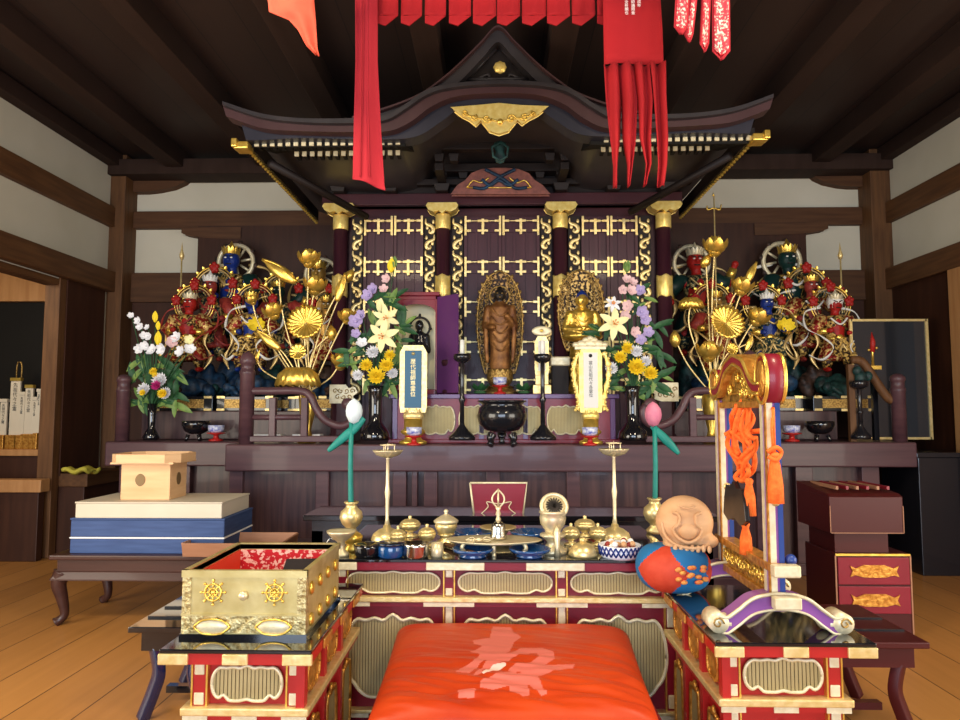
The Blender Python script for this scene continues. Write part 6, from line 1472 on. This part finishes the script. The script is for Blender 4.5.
# ================================================================== CHIME STAND
yf_, yr_ = atz(785, 630, zd).y, atz(708, 592, zd).y
xc = (at(781, 560, yf_).x+at(720, 500, yr_).x)/2
rk = thing('chime_stand', 'tall violet and gilt arched stand for the chime plate on the right desk', 'stand', (xc, (yf_+yr_)/2, zd))
D = (yr_-yf_)/2
def R3(px, py, y): p = at(px, py, y); return p-rk.location
for s, y, xs in ((-1, yf_, (722, 848)), (1, yr_, (672, 742))):
    x0 = R3(xs[0], 620, y).x; x1 = R3(xs[1], 620, y).x
    x0 = -.19; x1 = .19
    C = crom([(x0+.005, 0, .028), (x0+.03, 0, .022), (x0+.065, 0, .045), (x0+.115, 0, .080), (0, 0, .092), (x1-.115, 0, .080), (x1-.065, 0, .045), (x1-.03, 0, .022), (x1-.005, 0, .028)], 6)
    k = len(C)
    m = MB(); A = [(p.x, p.z+.024) for p in C]; Bt = [(p.x, p.z-.022) for p in C]; m.band(A, Bt, -.035, .035)
    ft = m.build('foot_arch', 'violet', rk, loc=(0, s*D, 0), bevel=.003, label='violet arched foot')
    m = MB().tube([(p[0], -.036, p[1]) for p in A], .006, 6).tube([(p[0], -.036, p[1]) for p in Bt], .004, 6); m.build('gilt_edge', 'white_gold', ft)
    for e in (-1, 1):
        MB().lathe([(0, -.04), (.030, -.04), (.030, .04), (0, .04)], 20, c=(e*.185, 0, .030), ax=(0, 1, 0)).ell((e*.155, 0, .026), (.035, .037, .024)).build('curled_toe', 'white_gold', ft, label='pale gilt curled toe')
        MB().tube([(e*.188+.018*cos(j*.6)*(1-j/16), -.042, .030+.018*sin(j*.6)*(1-j/16)) for j in range(14)], .003, 5).build('toe_scroll', 'old_gold', ft)
ztop_ = R3(778, 398, yf_).z
for s in (-1, 1):
    y = s*D
    p = MB().box(-.021, .021, y-.021, y+.021, .06, ztop_).build('post', 'violet', rk, bevel=.002)
    MB().box(-.020, -.002, y-.0235, y-.021, .10, ztop_-.01).build('pale_inlay', 'white_gold', p)
    MB().box(-.024, -.0205, y-.024, y-.010, .08, ztop_).build('gilt_strip', 'orange_gold', p); MB().box(-.024, -.0205, y+.006, y+.024, .08, ztop_).build('pale_strip', 'white_gold', p)
    MB().box(.006, .0215, y-.0235, y-.021, .10, ztop_-.01).build('blue_side', 'navy_paint', p)
    MB().lathe([(0, -.003), (.012, -.003), (.014, 0), (0, .002)], 8, c=(0, y-.024, ztop_*.55), ax=(0, -1, 0)).build('oval_fitting', 'pale_gold', p)
zb1, zb2 = R3(790, 597, yf_).z, R3(790, 566, yf_).z
for z in (zb1, zb2):
    br = MB().box(-.026, .026, -D-.06, D+.06, z-.013, z+.013).build('cross_bar', 'carved_gold' if 0 else 'orange_gold', rk, bevel=.003)
    MB().box(-.034, .045, -D-.085, -D-.05, z-.018, z+.018).build('end_cap', 'white_gold', br, bevel=.005)
MB().box(-.012, .012, -D, D, zb1+.013, zb2-.013).build('carved_panel', 'carved_gold', rk)
m = MB(); rnd = random.Random(9)
for i in range(16):
    y = -D+.03+i*(2*D-.06)/15; a = rnd.random()*6
    m.tube([(-.016, y+.016*cos(a+j*.8)*(1-j*.08), (zb1+zb2)/2+.020*sin(a+j*.8)*(1-j*.08)) for j in range(9)], .0045, 5)
m.build('dragon_carving', 'gold', rk)
MB().ell((.045, -D-.01, zb2+.02), (.018, .018, .018)).build('blue_bead', 'navy_paint', rk, label='small blue bead')
# arch of the top: profile in YZ, extruded in X
zt_ = R3(745, 352, 2.33).z
m = MB(); z0 = ztop_
A = crom([(0, -D-.01, z0+.050), (0, -D+.035, z0+.052), (0, -D*.66, z0+.075), (0, -D*.42, (z0+zt_)/2+.050), (0, -D*.2, zt_-.010), (0, 0, zt_), (0, D*.2, zt_-.010), (0, D*.42, (z0+zt_)/2+.050), (0, D*.66, z0+.075), (0, D-.035, z0+.052), (0, D+.01, z0+.050)], 5)
vs = []; w_ = .036
for p in A: vs += [(-w_, p.y, p.z), (w_, p.y, p.z), (w_, p.y*.97, p.z-.042), (-w_, p.y*.97, p.z-.042)]
fs = []
for i in range(len(A)-1):
    a = 4*i; b = a+4
    for j in range(4): fs.append((a+j, a+(j+1) % 4, b+(j+1) % 4, b+j))
fs += [(3, 2, 1, 0), tuple(4*(len(A)-1)+j for j in range(4))]
m.add(vs, fs, True); top = m.build('arched_top', 'orange_gold', rk)
for e in (-w_, w_):
    MB().tube([(e, p.y, p.z-.004) for p in A], .006, 6).tube([(e, p.y*.97, p.z-.036) for p in A], .005, 6).build('gilt_moulding', 'gold', top)
    MB().band([(p.y, p.z-.010) for p in A], [(p.y*.97, p.z-.028) for p in A], e-.002, e+.002).build('red_inlay', 'maroon', top).rotation_euler = (0, 0, 0)
for o in [o for o in top.children if o.name.startswith('red_inlay')]:
    me = o.data
    for v in me.vertices: x, y, z = v.co; v.co = (y, x, z)
for s, r_ in ((-1, .078), (1, .056)):
    c = (0, s*(D+.012), z0+.060)
    hw_ = .028; sc_ = (1, .62 if s < 0 else .8, 1)
    dr = MB().lathe([(0, -hw_), (r_, -hw_), (r_, hw_), (0, hw_)], 28, ax=(1, 0, 0)).build('scroll_end', 'maroon', rk, loc=c); dr.scale = sc_
    for e in (-1, 1):
        MB().tube([(e*hw_, r_*.98*cos(t), r_*.98*sin(t)) for t in [2*pi*i/28 for i in range(29)]], .006, 6, cap=False).build('gilt_rim', 'gold', dr)
        MB().lathe([(0, 0), (r_*.75, 0), (r_*.7, .006), (0, .008)], 20, c=(e*hw_, 0, 0), ax=(e, 0, 0)).build('end_disc', 'orange_gold', dr)
MB().box(-.02, .02, -D, D, z0-.03, z0-.008).build('lintel', 'orange_gold', rk, bevel=.003)
m = MB(); m.v = []; pts = [(-D*.95, z0-.01), (D*.95, z0-.01), (D*.85, z0+.03), (D*.6, z0+.045), (D*.36, (z0+zt_)/2+.02), (.04, zt_-.04), (-.04, zt_-.04), (-D*.36, (z0+zt_)/2+.02), (-D*.6, z0+.045), (-D*.85, z0+.03)]
m.prism(pts, -.010, .010, 'YZ'); m.build('carved_infill', 'carved_gold', rk)
m = MB()
m.tube([(-.014, -D*.5, z0+.02), (-.014, D*.5, z0+.02)], .004, 5)
for i in range(14):
    y = rnd.uniform(-D*.5, D*.5); z = z0+.015+rnd.random()*.07*(1-abs(y)/D); a = rnd.random()*6
    m.tube([(-.016, y+.018*cos(a+j*.8)*(1-j*.08), z+.018*sin(a+j*.8)*(1-j*.08)) for j in range(9)], .005, 5)
m.build('dragon_carving', 'gold', rk)
# the chime plate, hung by the rope
ym = (yf_+yr_)/2
ch_ = thing('chime_plate', 'dark metal chime plate with pointed lobes hanging in the stand', 'chime', (xc, ym, R3(745, 500, ym).z+zd))
pl_ = [(-.085, -.045), (-.05, -.06), (0, -.045), (.05, -.06), (.085, -.045), (.075, .0), (.06, .035), (.025, .03), (0, .05), (-.025, .03), (-.06, .035), (-.075, .0)]
MB().prism([(a*1.25, b*1.25) for a, b in pl_], -.045, -.029, 'YZ').build('plate', 'dark_bronze', ch_, bevel=.003)
rp = thing('orange_rope', 'knotted bright orange rope draped through the chime stand', 'rope', (xc, ym, R3(745, 398, ym).z+zd-.02))
def RP(px, py, dx=0):
    z = at(745, py, ym).z-rp.location.z; y = (744-px)*.0062
    return Vector((dx, y, z))
strands = [[(744, 400), (736, 415), (726, 430), (722, 436)], [(744, 402), (752, 418), (760, 432), (762, 438)], [(744, 404), (740, 425), (738, 448), (744, 468)], [(745, 404), (750, 428), (756, 450), (750, 470), (745, 478)],
           [(722, 434), (728, 446), (734, 460), (742, 476)], [(762, 436), (757, 448), (753, 462), (746, 478)], [(722, 430), (731, 428), (740, 434), (751, 432), (762, 430)], [(728, 440), (736, 432), (746, 444), (756, 436)],
           [(738, 470), (746, 462), (753, 470), (747, 480), (739, 478), (742, 468)], [(735, 455), (743, 462), (752, 456), (758, 444)], [(724, 436), (730, 452), (738, 462)], [(741, 405), (733, 422), (734, 440), (742, 455)], [(747, 405), (755, 420), (750, 440), (742, 458)]]
for i, S_ in enumerate(strands):
    P = crom([RP(a, b, rnd.uniform(-.030, .012)) for a, b in S_], 6); MB().tube(P, .0085, 8).build('cord', 'orange_rope', rp)
for px, y0, y1 in ((750, 520, 552), (757, 476, 512)):
    a, b = RP(px, y0, -.02), RP(px, y1, -.02)
    MB().lathe([(.020, b.z), (.018, (a.z+b.z)/2), (.010, a.z-.02), (.014, a.z-.008), (.008, a.z)], 16, c=(a.x, a.y, 0), rm=lambda t, r_, z: 1+.10*cos(8*t)).build('tassel', 'orange_rope', rp)
tl = thing('orange_tassel', 'single orange tassel on a cord in front of the near post of the stand', 'tassel', (xc, yf_-.045, R3(773, 408, yf_).z+zd))
z_ = lambda py: at(773, py, yf_-.04).z-tl.location.z
xo = at(774, 440, yf_-.045).x-xc
MB().tube([(0, .02, 0), (xo, 0, -.01), (xo, 0, z_(455))], .005, 8).tube([(xo-.004, 0, -.03), (xo-.008, -.004, z_(430)), (xo-.003, 0, z_(455))], .004, 8).build('cord', 'orange_rope', tl)
MB().tube(crom([(xo-.02, 0, z_(452)), (xo, -.01, z_(447)), (xo+.02, 0, z_(452)), (xo, -.01, z_(460)), (xo-.018, 0, z_(456))], 5), .007, 8).ell((xo, 0, z_(455)), (.014, .014, .012)).build('knot', 'orange_rope', tl)
MB().lathe([(.022, z_(503)), (.021, z_(485)), (.015, z_(465)), (.010, z_(458)), (0, z_(457))], 24, c=(xo, 0, 0), rm=lambda t, r_, z: 1+.08*cos(12*t)).build('fringe', 'orange_rope', tl)

# ================================================================== HANGING CLOTHS
def cloth_poly(mb, T, fn_n=10, nu=8, wav=.012, ph=0, y=0):
    """T: list of rows (xl, xr, z) top to bottom"""
    n = len(T)-1
    def f(u, v):
        t = v*n; i = min(int(t), n-1); t -= i; a, b = T[i], T[i+1]
        xl = a[0]+(b[0]-a[0])*t; xr = a[1]+(b[1]-a[1])*t; zl = a[2]+(b[2]-a[2])*t; zr = (a[3] if len(a) > 3 else a[2])*(1-t)+(b[3] if len(b) > 3 else b[2])*t
        return (xl+(xr-xl)*u, y+wav*sin(u*7+ph+v*2), zl+(zr-zl)*u)
    mb.sheet(f, nu, max(4, n*3))
YV = 3.1
can = thing('hanging_valance', 'row of dark red pointed cloth tabs hanging from a rod across the top', 'hanging', (at(498, 0, YV).x, YV, at(498, 0, YV).z+.30))
def Vp(t, px, py, Y): p = at(px, py, Y); return (p.x-t.location.x, p.z-t.location.z)
xa = Vp(can, 340, 0, YV)[0]; xb = Vp(can, 675, 0, YV)[0]
MB().tube([(xa, 0, .0), (xb, 0, 0)], .02, 12).build('rod', 'post_wood', can)
for x in (xa+.1, xb-.1): MB().tube([(x, 0, 0), (x, 0, ZC-.06-can.location.z+.1)], .006, 6).build('hanging_cord', 'red_cloth', can)
for i, (a, b) in enumerate(((377, 398), (401, 422), (425, 446), (449, 471), (473, 496), (497, 520), (522, 546), (547, 570), (572, 595), (597, 621))):
    m = MB(); xl, _ = Vp(can, a, 10, YV); xr, _ = Vp(can, b, 10, YV); z = lambda py: Vp(can, a, py, YV)[1]
    cloth_poly(m, [(xl, xr, 0), (xl, xr, z(5)), (xl, xr, z(16))], wav=.008, ph=i)
    m.build('tab', 'red_cloth', can, solid=.004)
    m = MB(); xm = xl+(xr-xl)*.4
    m.prism([(xl, z(16)), (xr, z(16)), (xm, z(26)), (xl, z(23))], -.003, .003); m.build('tab_point', 'red_cloth', can)
def streamer(label, Y, rows, mt='crimson_cloth', wav=.012, name='hanging_streamer', top=-30):
    p = at(rows[0][0], 0, Y); t = thing(name, label, 'hanging', (p.x, Y, at(rows[0][0], 0, Y).z+.33)); return t
s1 = streamer('long narrow crimson cloth streamer hanging at left of the valance', YV-.05, [(366, 0)])
z = lambda py, t=s1: Vp(t, 366, py, YV-.05)[1]; x = lambda px, py, t=s1: Vp(t, px, py, YV-.05)[0]
m = MB(); cloth_poly(m, [(x(355, 0), x(380, 0), 0), (x(355, 0), x(377, 0), z(0)), (x(355, 60), x(377, 60), z(60)), (x(353, 120), x(380, 120), z(120)), (x(352, 174), x(384, 174), z(174), z(184)), (x(352, 178), x(385, 190), z(178), z(190))], wav=.018, nu=14)
m.build('cloth', 'crimson_cloth', s1, solid=.004)
m = MB()
for k in (-.3, .3): m.tube([(x(366, 0)+k*.04, -.02, 0), (x(366, 0)+k*.05, -.02, z(90)), (x(368, 0)+k*.07, -.02, z(178))], .004, 5)
m.build('folds', 'crimson_cloth', s1)
Y2 = YV-.08
s2 = streamer('broad crimson streamer with white writing, split into four tails at right of the valance', Y2, [(634, 0)])
z = lambda py, t=s2: Vp(t, 634, py, Y2)[1]; x = lambda px, py=50, t=s2: Vp(t, px, py, Y2)[0]
m = MB(); cloth_poly(m, [(x(604), x(662), 0), (x(604), x(662), z(0)), (x(604), x(663), z(30)), (x(604), x(663), z(64))], wav=.010, nu=16, ph=1); m.build('cloth', 'red_cloth', s2, solid=.004)
for j, rows in enumerate(([(604, 619, 64), (606, 621, 100), (610, 619, 140), (612.5, 616, 165), (612, 615, 187)], [(619, 634, 64), (621.5, 637, 100), (622, 634, 140), (625.5, 630, 165), (625, 626.5, 187)],
                          [(634, 649, 64), (637.5, 651, 100), (638, 648, 140), (643, 648, 165), (641, 643, 186)], [(649, 664, 64), (651.5, 664, 100), (654, 665, 140), (655, 664, 165), (654, 661, 187)])):
    m = MB(); cloth_poly(m, [(x(a), x(b), z(c)) for a, b, c in rows], wav=.022, nu=8, ph=j*1.3, y=-.006*(j % 2)); m.build('tail', 'red_cloth', s2, solid=.004)
for cx_, tx in ((638, '奉\n納\n平\n成\n年'), (632, '南\n無\n大\n師\n遍\n照\n金'), (625.5, '家\n内\n安\n全\n祈\n願\n也')):
    text_mesh(tx, .017, 'white_print', 'inscription', s2, (x(cx_, 5), -.022, z(-8)), (pi/2, 0, 0), spacing=1.0)
Y3 = 2.6
s3 = streamer('salmon cloth with slanting edge hanging at the top left of the valance', Y3, [(290, 0)])
z = lambda py, t=s3: Vp(t, 290, py, Y3)[1]; x = lambda px, py=20, t=s3: Vp(t, px, py, Y3)[0]
m = MB(); cloth_poly(m, [(x(266), x(313), 0), (x(267), x(313), z(0)), (x(268), x(314), z(10)), (x(288), x(315), z(18), z(20)), (x(297), x(316), z(28), z(34)), (x(306), x(317), z(44), z(48)), (x(316), x(319), z(54), z(55))], wav=.015, nu=12)
m.build('cloth', 'salmon_cloth', s3, solid=.004)
for i, (xl, xr, xb, yb_, lab) in enumerate(((676, 690, 674, 30, 'leftmost red ribbon with white printed pattern at top right'), (689, 698, 684, 38, 'narrow red ribbon with gold print, second from left at top right'), (702, 711, 699, 48, 'red ribbon with white and gold print, third of the group at top right'), (712, 730, 711, 56, 'widest red ribbon with white print, nearest the right of the group'))):
    t = streamer(lab, Y3+.02*i, [((xl+xr)/2, 0)], name='printed_ribbon'); Y_b = Y3+.02*i; t['group'] = 'printed ribbons at the top right'
    z = lambda py: Vp(t, (xl+xr)/2, py, Y_b)[1]; x = lambda px: Vp(t, px, 20, Y_b)[0]; w_ = xr-xl
    m = MB(); cloth_poly(m, [(x(xl+6), x(xr+6), 0), (x(xl), x(xr), z(0)), (x(xb), x(xb+w_), z(yb_-4)), (x(xb+w_*.45), x(xb+w_*.6), z(yb_+4))], wav=.006, nu=6, ph=i); m.build('cloth', 'crimson_cloth', t, solid=.004)
    m = MB(); cloth_poly(m, [(x(xl+7.5), x(xr+4.5), -.01), (x(xl+1.8), x(xr-1.8), z(0)), (x(xb+2), x(xb+w_-2), z(yb_-5)), (x(xb+w_*.45), x(xb+w_*.55), z(yb_))], wav=.006, nu=6, ph=i, y=-.006); m.build('print', 'printed_cloth', t, solid=.002, label='pale printed pattern')
rod2 = thing('ribbon_rod', 'thin dark rod carrying the salmon cloth and printed ribbons above the frame', 'rod', (0, Y3+.02, at(480, 0, Y3).z+.34))
MB().tube([(-.95, 0, 0), (1.05, 0, 0)], .015, 10).tube([(-.85, 0, 0), (-.85, 0, ZC-rod2.location.z+.05)], .005, 6).tube([(.95, 0, 0), (.95, 0, ZC-rod2.location.z+.05)], .005, 6).build('rod', 'post_wood', rod2)
